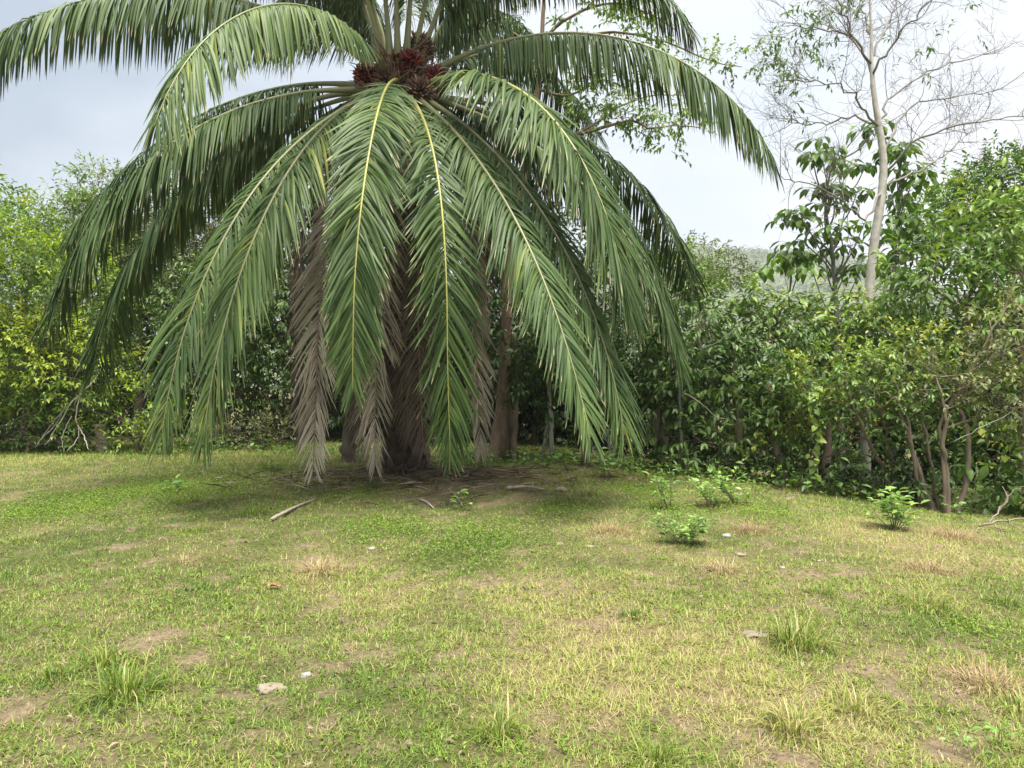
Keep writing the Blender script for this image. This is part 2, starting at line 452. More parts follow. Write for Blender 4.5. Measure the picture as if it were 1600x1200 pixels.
# the damp air between here and the hill
hm, hn, hl = new_mat("haze")
ho = hn.new("ShaderNodeOutputMaterial"); hv = hn.new("ShaderNodeVolumePrincipled")
hv.inputs["Color"].default_value = (.93, .96, 1.0, 1); hv.inputs["Density"].default_value = HAZE; hv.inputs["Anisotropy"].default_value = .2
hl.new(hv.outputs[0], ho.inputs["Volume"])
mb = MB()
hx0, hx1, hy0, hy1, hz0, hz1 = -1600, 1600, -800, 1700, -20, 190
mb.add([(x, y, z) for z in (hz0, hz1) for y in (hy0, hy1) for x in (hx0, hx1)], [np.array([[0, 2, 3, 1], [4, 5, 7, 6], [0, 1, 5, 4], [2, 6, 7, 3], [0, 4, 6, 2], [1, 3, 7, 5]])])
single("haze", mb, hm, kind="stuff", label="thin damp haze veiling the far hill", cat="haze")

# ------------------------------------------------------------------ the oil palm
PC = np.array([(625 - 800) / F * 12.2, 12.2, 6.55])
pbase = ground(632, 742); pbase[1] = 12.15; pbase[0] = (632 - 800) / F * 12.15; pbase[2] = float(height(pbase[0], pbase[1]))
palm = thing("oil_palm", "large oil palm with drooping green fronds and a skirt of dead brown fronds", "palm tree", pbase)

rng = np.random.default_rng(7)
mb = MB()
tp = smooth_path([pbase - [0, 0, .15], pbase + [0, 0, .5], (pbase + PC) / 2 + [.05, 0, 0], PC + [0, 0, -.7], PC + [0, 0, .25]], 40)
tr = np.interp(np.linspace(0, 1, 40), [0, .05, .12, .6, .85, 1], [.46, .42, .36, .33, .42, .25])
tube(mb, tp, tr, 20, rough=.07, rng=rng)
part("trunk", mb, M['palm_trunk'], palm, smooth=True)
# old petiole stubs up the trunk
mb = MB()
for k in range(110):
    t = k / 110; a = k * 2.39996
    c = tp[int(3 + t * 33)]; r = np.interp(t, [0, 1], [.34, .40])
    o = np.array([np.cos(a), np.sin(a), 0])
    p0 = c + o * (r - .06); ln = rng.uniform(.16, .34) * (1.0 if t > .3 else .6)
    path = np.stack([p0, p0 + o * .08 + [0, 0, .10], p0 + o * (.06 + ln * .45) + [0, 0, .1 + ln * .7]])
    tube(mb, path, [.10, .085, .05], 6, flat=.55, refdir=o)
part("petiole_stubs", mb, M['palm_trunk'], palm)
# fibrous heart of the crown
mb = MB()
for k in range(900):
    a = rng.uniform(0, 2 * np.pi); z = rng.uniform(-.75, .55); r = .34 + .12 * rng.random() - .2 * max(0, z)
    p0 = PC + [np.cos(a) * r, np.sin(a) * r, z]
    d = unit(np.array([np.cos(a), np.sin(a), 0]) * rng.uniform(.2, .9) + [0, 0, rng.uniform(-.2, 1.0)] + rng.normal(0, .3, 3))
    ln = rng.uniform(.2, .6)
    path = np.stack([p0, p0 + d * ln * .5 + rng.normal(0, .015, 3), p0 + d * ln + [0, 0, -.04]])
    tube(mb, path, [.022, .014, .003], 4)
part("crown_fibre", mb, M['fibre'], palm)

def fruit_bunch(px, py, d, r, mat, n, seed, spike=1.0):
    g = np.random.default_rng(seed); c = ray(px, py, d); mb = MB()
    k = np.arange(n) + .5
    ph = np.arccos(1 - 2 * k / n); th = np.pi * (1 + 5 ** .5) * k
    u = np.stack([np.cos(th) * np.sin(ph), np.sin(th) * np.sin(ph), np.cos(ph)], 1)
    for v in u:
        q = v * [1.0, 1.0, .85]
        b = c + q * r * .55; dd = unit(v + g.normal(0, .14, 3))
        L = r * g.uniform(.42, .62) * spike; w = r * g.uniform(.085, .12)
        path = b + dd * (np.array([0, .35, .7, 1])[:, None] * L)
        tube(mb, path, [w * .6, w, w * .8, w * .12], 5, tint=float(np.clip(g.normal(.38, .3), 0, 1)))
    return part("fruit_bunch", mb, mat, palm)
fruit_bunch(641, 96, 11.78, .23, M['fruit'], 240, 1, .8)
fruit_bunch(572, 118, 11.85, .22, M['fruit'], 200, 2, .9)
fruit_bunch(684, 126, 11.80, .27, M['fruit'], 240, 3, .9)
fruit_bunch(655, 148, 11.65, .27, M['fruit_old'], 220, 4, 1.2)
fruit_bunch(655, 74, 12.1, .24, M['fruit_old'], 180, 5, 1.2)
fruit_bunch(606, 128, 11.80, .24, M['fruit_old'], 180, 6, 1.1)

def frond(params, dead=0, g=2.2, seed=0, nleaf=225, lmax=1.08, roll=0.0, s0=.165, wid=.037, tint0=.42, bro=.05, beta0=0.0, miss=0.02, rt=.5, amul=1.0, rw=1.0):
    az, th0, B, ex, L, lat, dz = params
    r_ = np.random.default_rng(seed)
    n = 48
    s = np.linspace(0, 1, n)
    th = np.maximum(th0 - B * s ** ex, math.radians(-89))
    a = az + lat * s ** 1.5
    d = np.stack([np.cos(th) * np.cos(a), np.cos(th) * np.sin(a), np.sin(th)], 1)
    b = PC + np.array([np.cos(az) * .3, np.sin(az) * .3, dz])
    path = b + np.concatenate([[[0, 0, 0]], np.cumsum((d[1:] + d[:-1]) / 2 * L / (n - 1), 0)])
    # slight natural waviness
    side = np.stack([-np.sin(a), np.cos(a), 0 * a], 1)
    path = path + side * (.06 * np.sin(s * 5 + seed) * s)[:, None]
    T = unit(np.gradient(path, axis=0))
    S = unit(side - (side * T).sum(1, keepdims=True) * T)
    N = np.cross(S, T) * -1
    N = np.cross(T, S)
    if (N[:8, 2].mean()) < 0: N = -N
    cr_, sr_ = np.cos(roll * s)[:, None], np.sin(roll * s)[:, None]
    S, N = S * cr_ + N * sr_, N * cr_ - S * sr_
    mb = MB()
    start = path[0] - T[0] * .25
    tube(mb, np.vstack([start, path]), np.interp(np.concatenate([[0], s]), [0, .02, .12, .3, .7, 1], np.array([.11, .08, .046, .028, .015, .005]) * rw), 8, flat=.75, refdir=None, tint=rt)
    fr = part("frond", mb, (M['rachis'], M['rachis_dead'], M['rachis_dead'])[dead], palm, smooth=True,
              label=(None, "dead brown frond hanging down the trunk", "dead dark brown frond hanging down the trunk")[dead])
    # leaflets
    sv = np.linspace(s0, .992, nleaf)
    sv = np.concatenate([sv, sv + .4 * (1 - s0) / nleaf])
    sg = np.repeat([1., -1.], nleaf)
    sv = np.clip(sv + r_.normal(0, .0016, len(sv)), 0, .998)
    keep = r_.random(len(sv)) > miss
    sv, sg = sv[keep], sg[keep]; m = len(sv)
    f_ = lambda A: np.stack([np.interp(sv, s, A[:, k]) for k in range(3)], 1)
    P, t, Sd, Nn = f_(path), unit(f_(T)), unit(f_(S)), unit(f_(N))
    rel = (sv - s0) / (1 - s0)
    alpha = np.radians(np.interp(rel, [0, .15, .6, .9, 1], [78, 66, 50, 36, 22] if g < 3 or g > 4.3 else [80, 70, 58, 52, 40])) * amul + r_.normal(0, .06, m) + .13 * (vnoise(sv * 34 + seed, sg * 3 + 5, seed) - .5) * 2
    beta = beta0 + np.where(r_.random(m) < .5, .32, -.12) + r_.normal(0, .10, m)
    d0 = unit(np.cos(alpha)[:, None] * t + np.sin(alpha)[:, None] * (np.cos(beta)[:, None] * Sd * sg[:, None] + np.sin(beta)[:, None] * Nn))
    Ll = lmax * np.interp(rel, [0, .08, .3, .65, .9, 1], [.45, .75, 1, .98, .80, .50] if g >= 3 else [.45, .75, 1, .92, .66, .36]) * r_.uniform(.9, 1.06, m) * (.82 + .30 * vnoise(sv * 11 + seed * 3, sg * 2 + 7, seed + 1))
    gg = g * np.exp(r_.normal(0, .22, m)) * np.interp(Ll / lmax, [0.3, 1], [.45, 1])
    gg = gg * np.where(vnoise(sv * 8 + seed, sg * 4 + 9, seed + 2) > .74, 2.0, 1.0)
    broken = r_.random(m) < bro
    gg = np.where(broken, gg * 4, gg)
    K = 7
    tt = np.linspace(0, 1, K)
    pts = np.zeros((m, K, 3)); pts[:, 0] = P; dirs = np.zeros((m, K, 3))
    sway = r_.normal(0, .07, (m, 3)) + .05 * np.sin(sv * 60 + seed)[:, None] * t
    for k in range(K):
        dk = unit(d0 + (gg * tt[k] ** (.8 if g < 3 else .5))[:, None] * np.array([0, 0, -1.0]) * np.clip(1.2 + d0[:, 2:3], .15, 2) + sway * tt[k])
        dirs[:, k] = dk
        if k: pts[:, k] = pts[:, k - 1] + (dirs[:, k - 1] + dk) / 2 * (Ll / (K - 1))[:, None]
    low = height(pts[..., 0], pts[..., 1]) + .03
    pts[..., 2] = np.maximum(pts[..., 2], low)
    tilt = r_.normal(0, .35, m) + .25
    w0 = t[:, None] - (t[:, None] * dirs).sum(-1, keepdims=True) * dirs
    nn0 = np.cross(dirs, w0 / np.maximum(np.linalg.norm(w0, axis=-1, keepdims=True), .05))
    w = unit(unit(w0) * np.cos(tilt)[:, None, None] + unit(nn0) * np.sin(tilt)[:, None, None] * sg[:, None, None])
    nrm = np.cross(dirs, w)
    wp = np.interp(tt, [0, .12, .35, .7, .92, 1], [.35, .8, 1, .8, .38, .05])
    W = (wid * np.interp(rel, [0, .1, .8, 1], [.6, 1, .9, .5]) * r_.uniform(.85, 1.15, m))[:, None, None] * wp[None, :, None] * .5
    fold = .35 if not dead else .55
    V = np.stack([pts + w * W - nrm * W * fold * np.sign((nrm * Nn[:, None]).sum(-1, keepdims=True) + 1e-6),
                  pts,
                  pts - w * W - nrm * W * fold * np.sign((nrm * Nn[:, None]).sum(-1, keepdims=True) + 1e-6)], 2)     # m,K,3,3
    base = (np.arange(m) * K * 3)[:, None, None]; kk = (np.arange(K - 1) * 3)[None, :, None]
    q = np.concatenate([(base + kk + np.array([0, 1, 4, 3])).reshape(-1, 4), (base + kk + np.array([1, 2, 5, 4])).reshape(-1, 4)])
    tint = np.clip(tint0 + r_.normal(0, .13, m) + .10 * np.sin(sv * 23 + seed), 0, 1)
    tint = np.where(broken, np.clip(tint + .35, 0, 1), tint)
    dry = r_.uniform(.55, 1.02, m)
    dry = np.where(r_.random(m) < .25, 1.02, dry * .95)
    mb = MB()
    mb.add(V, [q], np.repeat(tint, K * 3), np.repeat((tt[None] * dry[:, None])[..., None], 3, 2).ravel())
    part("leaflets", mb, (M['palm'], M['palm_dead'], M['palm_dead_dark'])[dead], fr, smooth=False, kind="stuff", root=palm)
    return fr

LIVE = [
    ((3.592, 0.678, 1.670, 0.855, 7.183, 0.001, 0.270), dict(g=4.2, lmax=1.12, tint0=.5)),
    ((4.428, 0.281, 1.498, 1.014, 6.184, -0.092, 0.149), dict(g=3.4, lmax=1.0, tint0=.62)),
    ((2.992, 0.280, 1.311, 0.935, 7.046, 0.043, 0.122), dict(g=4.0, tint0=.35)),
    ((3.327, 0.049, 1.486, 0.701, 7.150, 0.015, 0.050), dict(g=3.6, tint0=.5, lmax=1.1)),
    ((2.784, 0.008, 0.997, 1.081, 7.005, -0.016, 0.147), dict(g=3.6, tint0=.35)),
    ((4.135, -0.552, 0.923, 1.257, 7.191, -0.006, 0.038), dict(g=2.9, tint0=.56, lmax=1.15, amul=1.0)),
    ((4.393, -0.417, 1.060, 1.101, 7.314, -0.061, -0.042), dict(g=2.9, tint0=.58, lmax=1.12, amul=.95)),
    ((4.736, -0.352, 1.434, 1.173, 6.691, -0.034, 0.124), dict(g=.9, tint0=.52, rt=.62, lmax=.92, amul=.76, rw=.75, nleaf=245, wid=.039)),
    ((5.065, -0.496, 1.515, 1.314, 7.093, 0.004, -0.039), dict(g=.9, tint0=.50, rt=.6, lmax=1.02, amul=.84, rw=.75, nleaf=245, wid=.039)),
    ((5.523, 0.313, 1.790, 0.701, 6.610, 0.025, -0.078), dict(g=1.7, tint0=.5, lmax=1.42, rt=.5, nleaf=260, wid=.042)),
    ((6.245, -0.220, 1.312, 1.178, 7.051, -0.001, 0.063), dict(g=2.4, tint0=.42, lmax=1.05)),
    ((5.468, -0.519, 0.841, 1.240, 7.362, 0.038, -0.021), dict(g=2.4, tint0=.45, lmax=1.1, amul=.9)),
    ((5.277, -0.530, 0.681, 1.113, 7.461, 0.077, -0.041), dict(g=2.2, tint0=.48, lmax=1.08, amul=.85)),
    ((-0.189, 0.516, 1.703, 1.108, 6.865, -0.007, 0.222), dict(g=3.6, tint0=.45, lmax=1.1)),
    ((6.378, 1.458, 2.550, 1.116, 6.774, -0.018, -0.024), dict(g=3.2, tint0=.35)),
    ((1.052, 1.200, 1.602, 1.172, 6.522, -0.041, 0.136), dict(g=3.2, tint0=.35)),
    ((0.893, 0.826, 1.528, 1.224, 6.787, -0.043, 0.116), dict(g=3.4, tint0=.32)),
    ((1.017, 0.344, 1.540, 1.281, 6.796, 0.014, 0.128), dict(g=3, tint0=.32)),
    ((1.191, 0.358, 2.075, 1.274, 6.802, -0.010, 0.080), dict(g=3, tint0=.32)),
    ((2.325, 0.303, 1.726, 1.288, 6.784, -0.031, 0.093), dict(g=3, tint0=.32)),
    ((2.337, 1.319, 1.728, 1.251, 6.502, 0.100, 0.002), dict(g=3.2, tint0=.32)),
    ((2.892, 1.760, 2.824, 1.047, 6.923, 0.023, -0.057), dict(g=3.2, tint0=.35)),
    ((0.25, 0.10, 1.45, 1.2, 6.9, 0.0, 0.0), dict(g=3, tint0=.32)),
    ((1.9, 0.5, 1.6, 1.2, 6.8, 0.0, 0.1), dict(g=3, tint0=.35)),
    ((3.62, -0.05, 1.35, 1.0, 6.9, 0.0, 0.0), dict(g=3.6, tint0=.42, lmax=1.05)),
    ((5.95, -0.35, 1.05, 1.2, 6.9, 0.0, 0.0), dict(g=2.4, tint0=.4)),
    # the young upright fronds, leaving the picture at the top
    ((3.3, 1.36, 1.10, 1.3, 6.3, 0, .35), dict(g=2.2, s0=.2)), ((4.3, 1.46, 0.95, 1.3, 6.3, 0, .4), dict(g=2.2, s0=.2)),
    ((5.2, 1.40, 1.0, 1.3, 6.3, 0, .4), dict(g=2.2, s0=.2)), ((0.3, 1.34, 1.15, 1.3, 6.3, 0, .35), dict(g=2.2, s0=.2)),
    ((1.5, 1.40, 1.0, 1.3, 6.3, 0, .4), dict(g=2.2, s0=.2)), ((5.9, 1.22, 1.35, 1.3, 6.4, 0, .3), dict(g=2.4, s0=.2)),
    ((2.4, 1.30, 1.2, 1.3, 6.3, 0, .35), dict(g=2.2, s0=.2)),
    ((4.0, 1.25, 1.1, 1.4, 6.3, 0, .3), dict(g=2.2, s0=.22)), ((4.75, 1.36, 1.0, 1.4, 6.3, 0, .35), dict(g=2.2, s0=.22)), ((5.6, 1.30, 1.15, 1.4, 6.3, 0, .35), dict(g=2.2, s0=.22)), ((3.7, 1.42, .95, 1.4, 6.3, 0, .4), dict(g=2.2, s0=.22)),
]
for k, (p, kw) in enumerate(LIVE):
    kw.setdefault('rt', .28)
    frond(p, seed=100 + k, roll=float(np.random.default_rng(k).normal(0, .28)), **kw)
DEAD = [   # curve, kind (1 pale, 2 dark), tint, leaflet length
    ((4.30, -0.83, 1.015, 1.166, 6.65, -0.005, -0.043), 1, .85, .80), ((3.176, -0.651, 2.495, 1.257, 6.371, 0.002, -0.112), 2, .45, .8),
    ((4.70, -0.50, 2.6, 1.1, 6.60, 0, -.10), 1, .5, .80), ((5.05, -1.0, 3.0, 1.1, 5.75, 0, -.2), 2, .5, .7),
    ((5.601, -0.818, 1.528, 1.261, 6.396, 0.001, -0.078), 1, .6, .62), ((0.926, -0.162, 2.367, 1.278, 4.423, 0.009, 0.039), 2, .3, .8),
    ((3.211, -0.710, 2.686, 1.243, 5.929, 0.002, -0.016), 2, .55, .75), ((0.4, -.7, 2.4, 1.2, 5.6, 0, -.1), 2, .4, .7), ((2.3, -.7, 2.4, 1.2, 5.8, 0, -.1), 2, .4, .8),
    ((4.15, -1.0, 2.4, 1.2, 6.0, 0, -.2), 2, .6, .8), ((5.2, -.95, 2.4, 1.2, 6.0, 0, -.2), 2, .55, .8),
]
for k, (p, dd, t0, lm_) in enumerate(DEAD):
    frond(p, dead=dd, g=1.2, seed=300 + k, lmax=lm_, wid=.032, tint0=t0, amul=.78 if dd == 1 else 1.0, bro=.14, miss=.18, nleaf=165, beta0=.1, roll=float(np.random.default_rng(k + 40).normal(0, .2)))

# ------------------------------------------------------------------ trees and shrubs
def sprays(leafmb, twigmb, P, D, n, tl, L, W, rng, tint, droop=.5, spread=.8, res=1, twr=.006, jit=.25, bend=.2, wide=False):
    """twigs at P along D, each with n leaves round it"""
    m = len(P); D = unit(D)
    A = unit(np.cross(D, rng.normal(0, 1, (m, 3)))); Bv = np.cross(D, A)
    k = np.arange(n)
    f_ = (k + .6) / n
    ang = k * (np.pi if wide else 2.39996) + 0
    ang = ang[None] + rng.uniform(0, 6.28, (m, 1)) * (0 if wide else 1) + rng.normal(0, .3, (m, n))
    if wide:
        A = unit(np.cross(D, [0, 0, 1.0]) + rng.normal(0, .05, (m, 3)))
        Bv = np.cross(D, A)
    t_ = tl if np.ndim(tl) else np.full(m, tl)
    pos = P[:, None] + D[:, None] * (f_[None] * t_[:, None])[..., None]
    pos[..., 2] -= (droop * .18 * t_[:, None] * f_[None] ** 2)
    rad = np.cos(ang)[..., None] * A[:, None] + np.sin(ang)[..., None] * Bv[:, None]
    sp = spread * (1.15 - .75 * f_)
    d = unit(rad * sp[None, :, None] + D[:, None] * (1 - .4 * sp)[None, :, None] + [0, 0, -droop] + rng.normal(0, jit, (m, n, 3)))
    up = np.array([0, 0, 1.0]) + rng.normal(0, .35, (m, n, 3)) + D[:, None] * .25
    LL = L * rng.uniform(.65, 1.15, (m, n)) * np.interp(f_, [0, .3, 1], [.8, 1, .75])[None]
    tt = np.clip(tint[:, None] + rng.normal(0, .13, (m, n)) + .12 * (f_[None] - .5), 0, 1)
    leaves(leafmb, pos.reshape(-1, 3), d.reshape(-1, 3), up.reshape(-1, 3), LL.ravel(), (LL * (W / L)).ravel(), tt.ravel(), res=res, bend=bend)
    if twigmb is not None:
        # thin three-sided twigs
        e = P + D * t_[:, None]; e[:, 2] -= droop * .18 * t_
        o = unit(np.cross(D, [.3, .2, .9]))
        o2 = np.cross(D, o)
        v = np.stack([P + o * twr, P - o * twr * .5 + o2 * twr * .87, P - o * twr * .5 - o2 * twr * .87, e], 1)
        b_ = np.arange(m)[:, None] * 4
        twigmb.add(v, [np.concatenate([b_ + [0, 1, 3], b_ + [1, 2, 3], b_ + [2, 0, 3]])])

def blob_points(c, r, n, rng, shell=.55):
    u = unit(rng.normal(0, 1, (n, 3)))
    rad = rng.random(n) ** (1 / 3.) * (1 - shell) + shell * rng.uniform(.85, 1.08, n)
    lump = .82 + .36 * vnoise(u[:, 0] * 2.3 + c[0] * 3 + 10, u[:, 2] * 2.3 + u[:, 1] * 1.7 + c[2] * 2 + 10, 3)
    return c + u * (rad * lump)[:, None] * r, u

def tree(name, label, cat, base, trunk, r0, r1, blobs, leaf, bark, L=.13, W=.05, n=8, tl=.35, cover=1.2, droop=.4, spread=.8, res=1,
         seed=0, group=None, shell=.5, tintmu=.5, limbs=True, stems=(), wide=False, tsd=.16, bend=.2, crown='crown', sides=8):
    """base: 3-D foot; trunk: list of 3-D points; blobs: (px, py, depth, rx_px, rz_px)"""
    g = np.random.default_rng(seed + 1000)
    t = thing(name, label, cat, base, group)
    mb = MB()
    nseg = 26
    path = smooth_path([np.asarray(base) - [0, 0, .12]] + [np.asarray(p) for p in trunk], nseg)
    path[1:] += g.normal(0, .012, (nseg - 1, 3)) * [1, 1, .2]
    rad = np.interp(np.linspace(0, 1, nseg), [0, .04, .12, 1], [r0 * 1.35, r0 * 1.15, r0, r1])
    tube(mb, path, rad, sides, rough=.05, rng=g)
    part("trunk", mb, bark, t, smooth=True)
    for st, ra, rb in stems:
        mb = MB(); sp = smooth_path(st, 20); sp[1:] += g.normal(0, .01, (19, 3))
        tube(mb, sp, np.linspace(ra, rb, 20), 7, rough=.05, rng=g)
        part("stem", mb, bark, t, smooth=True)
    lm, tm = MB(), MB()
    for (px, py, d, rx, rz) in blobs:
        c = ray(px, py, d); a_, b_ = rx / F * d, rz / F * d
        r = np.array([a_, (a_ + b_) / 2 * .8, b_])
        area = 4 * np.pi * ((a_ * b_ + a_ * r[1] + b_ * r[1]) / 3)
        m = max(4, int(cover * area / (L * W * .55) / n))
        P, u = blob_points(c, r, m, g, shell)
        hz = height(P[:, 0], P[:, 1]); ok = P[:, 2] > hz + .12
        P, u = P[ok], u[ok]; m = len(P)
        D = unit(u * [1, 1, .7] + [0, 0, .25] + g.normal(0, .45, (m, 3)))
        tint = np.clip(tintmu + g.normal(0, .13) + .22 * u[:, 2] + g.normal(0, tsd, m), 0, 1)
        far = g.random(m) < .07
        P[far] += u[far] * r * g.uniform(.12, .35, (far.sum(), 1))
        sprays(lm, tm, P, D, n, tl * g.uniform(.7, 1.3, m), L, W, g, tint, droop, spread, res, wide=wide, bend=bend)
        if limbs:
            k = int(np.argmin(np.linalg.norm(path[6:] - (c - [0, 0, b_]), axis=1))) + 6
            s = path[k]; e_ = c + g.normal(0, .2, 3) * r
            mid = (s + e_) / 2 + g.normal(0, .12, 3) * np.linalg.norm(e_ - s) - [0, 0, .1]
            bp = smooth_path([s, mid, e_], 14)
            br = max(.012, rad[k] * .55)
            mb = MB(); tube(mb, bp, np.linspace(br, br * .35, 14), 6, rough=.05, rng=g)
            for q in range(7):
                P2, u2 = blob_points(c, r, 1, g, .6)
                i0 = g.integers(5, 13)
                m2 = (bp[i0] + P2[0]) / 2 + g.normal(0, .1, 3) * r
                tube(mb, smooth_path([bp[i0], m2, P2[0]], 8), np.linspace(br * .4, .006, 8), 5)
            part("branch", mb, bark, t, smooth=True)
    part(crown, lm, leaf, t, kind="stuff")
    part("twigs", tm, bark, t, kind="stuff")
    return t, path, lm.tris()

def simple(px, d, top_py, lean=0.0):
    b = on_ground(px, d); top = ray(px + lean, top_py, d)
    return b, [b * .6 + top * .4 + [.05, .03, 0], b * .3 + top * .7 - [.06, 0, 0], top]

# --- left side
b, tk = simple(70, 17.3, 470)
tree("leafy_tree", "bright yellow green bushy tree at the left edge of the photo", "tree", b, tk, .10, .03,
     [(60, 470, 17, 105, 90), (-30, 420, 17, 80, 90), (110, 570, 16.6, 85, 70), (20, 560, 16.6, 80, 80), (-60, 560, 17, 80, 110), (150, 480, 17.4, 50, 60)],
     M['lf_yellow'], M['bark_dark'], L=.16, W=.06, n=8, tl=.45, cover=.95, droop=.25, seed=1, tintmu=.56)
b, tk = simple(40, 19.5, 350)
tree("leafy_tree", "light green tree topping the left thicket behind the yellow green one", "tree", b, tk, .11, .03,
     [(30, 375, 19, 70, 50), (-50, 380, 19, 70, 60), (100, 350, 19.5, 55, 45), (155, 300, 20, 38, 40), (150, 360, 20, 60, 50), (120, 410, 19.5, 80, 50)],
     M['lf_light'], M['bark_dark'], L=.17, W=.06, n=8, tl=.45, cover=.75, droop=.3, seed=2, tintmu=.5)
b, tk = simple(215, 21, 330)
tree("leafy_tree", "loose olive tree seen behind the left drooping fronds", "tree", b, tk, .12, .03,
     [(205, 330, 21, 70, 60), (270, 400, 20.5, 80, 60), (340, 350, 21.5, 80, 80), (190, 430, 20.5, 60, 50), (400, 300, 22, 60, 60)],
     M['lf_olive'], M['bark_dark'], L=.16, W=.065, n=8, tl=.45, cover=1.05, droop=.3, seed=3, tintmu=.45)
b, tk = simple(345, 18.2, 430)
tree("leafy_tree", "dark glossy tree left of the dead fronds", "tree", b, tk, .12, .03,
     [(330, 480, 18.2, 85, 80), (415, 500, 18.6, 70, 90), (270, 560, 18, 70, 60), (400, 585, 18.6, 60, 45), (330, 590, 18.4, 70, 50)],
     M['lf_dark'], M['bark_dark'], L=.19, W=.07, n=8, tl=.45, cover=.9, droop=.6, seed=4, tintmu=.5)
b, tk = simple(215, 16.6, 640)
tree("shrub", "low light green shrub beside the pale stump", "shrub", b, tk, .04, .015,
     [(215, 640, 16.6, 60, 45), (265, 665, 16.3, 40, 28), (215, 690, 16.2, 40, 16), (120, 650, 17, 50, 45)],
     M['lf_yellow'], M['bark_dark'], L=.14, W=.05, n=8, tl=.35, cover=.6, droop=.2, seed=5, tintmu=.4)
b, tk = simple(40, 16.3, 660)
tree("shrub", "low deep green shrub under the fallen pale branch", "shrub", b, tk, .04, .015,
     [(30, 650, 16.8, 70, 50), (90, 680, 16.2, 45, 24), (-40, 660, 16.6, 60, 50)],
     M['lf_mid'], M['bark_dark'], L=.12, W=.05, n=8, tl=.3, cover=.7, droop=.2, seed=6, tintmu=.45)
b, tk = simple(385, 17.6, 680)
tree("shrub", "grey green low shrub in the gap left of the dead fronds", "shrub", b, tk, .04, .015,
     [(385, 680, 17.6, 55, 26), (440, 670, 17.8, 40, 26), (330, 690, 17.2, 40, 20)],
     M['lf_olive'], M['bark_dark'], L=.09, W=.04, n=9, tl=.3, cover=.6, droop=.15, seed=7, tintmu=.4)
b, tk = simple(430, 26, 640)
tree("shrub", "sunlit bright shrub far back in the gap left of the dead fronds", "shrub", b, tk, .04, .015,
     [(430, 645, 26, 30, 16), (380, 650, 28, 40, 20)],
     M['lf_yellow'], M['bark_dark'], L=.16, W=.07, n=8, tl=.35, cover=.7, droop=.2, seed=8, tintmu=.7)

# --- dark backdrop trees, left to right
k = 0
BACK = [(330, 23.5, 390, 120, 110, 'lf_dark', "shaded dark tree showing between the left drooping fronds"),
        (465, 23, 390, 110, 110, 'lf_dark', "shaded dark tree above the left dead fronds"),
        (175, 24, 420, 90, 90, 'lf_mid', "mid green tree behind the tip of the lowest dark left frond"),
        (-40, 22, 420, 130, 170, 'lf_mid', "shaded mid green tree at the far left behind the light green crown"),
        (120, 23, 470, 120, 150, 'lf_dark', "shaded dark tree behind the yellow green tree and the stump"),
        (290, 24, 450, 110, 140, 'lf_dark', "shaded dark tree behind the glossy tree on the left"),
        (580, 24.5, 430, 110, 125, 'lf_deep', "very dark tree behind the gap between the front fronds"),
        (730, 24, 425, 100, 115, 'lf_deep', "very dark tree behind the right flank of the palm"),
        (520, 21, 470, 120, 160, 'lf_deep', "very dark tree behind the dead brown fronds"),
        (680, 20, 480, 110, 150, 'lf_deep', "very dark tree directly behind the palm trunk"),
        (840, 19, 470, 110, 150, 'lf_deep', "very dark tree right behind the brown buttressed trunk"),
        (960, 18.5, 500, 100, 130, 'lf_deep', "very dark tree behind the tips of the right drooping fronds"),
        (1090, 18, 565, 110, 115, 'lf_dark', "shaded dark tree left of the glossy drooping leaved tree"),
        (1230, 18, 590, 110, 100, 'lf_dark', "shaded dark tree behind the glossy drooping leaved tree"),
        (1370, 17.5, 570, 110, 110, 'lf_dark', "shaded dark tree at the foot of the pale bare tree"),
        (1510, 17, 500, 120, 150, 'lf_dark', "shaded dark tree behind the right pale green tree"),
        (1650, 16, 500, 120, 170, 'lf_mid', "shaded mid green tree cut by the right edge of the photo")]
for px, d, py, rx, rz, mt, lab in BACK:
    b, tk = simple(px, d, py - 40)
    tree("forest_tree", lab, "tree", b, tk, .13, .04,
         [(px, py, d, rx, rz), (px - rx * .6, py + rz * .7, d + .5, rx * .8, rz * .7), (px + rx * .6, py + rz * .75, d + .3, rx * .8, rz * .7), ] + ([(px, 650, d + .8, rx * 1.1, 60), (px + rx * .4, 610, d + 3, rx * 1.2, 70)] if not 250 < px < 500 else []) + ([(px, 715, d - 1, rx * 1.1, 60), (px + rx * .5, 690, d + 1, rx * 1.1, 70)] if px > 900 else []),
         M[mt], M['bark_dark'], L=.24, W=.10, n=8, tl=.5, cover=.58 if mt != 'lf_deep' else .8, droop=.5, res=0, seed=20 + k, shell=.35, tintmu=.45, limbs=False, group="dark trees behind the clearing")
    k += 1

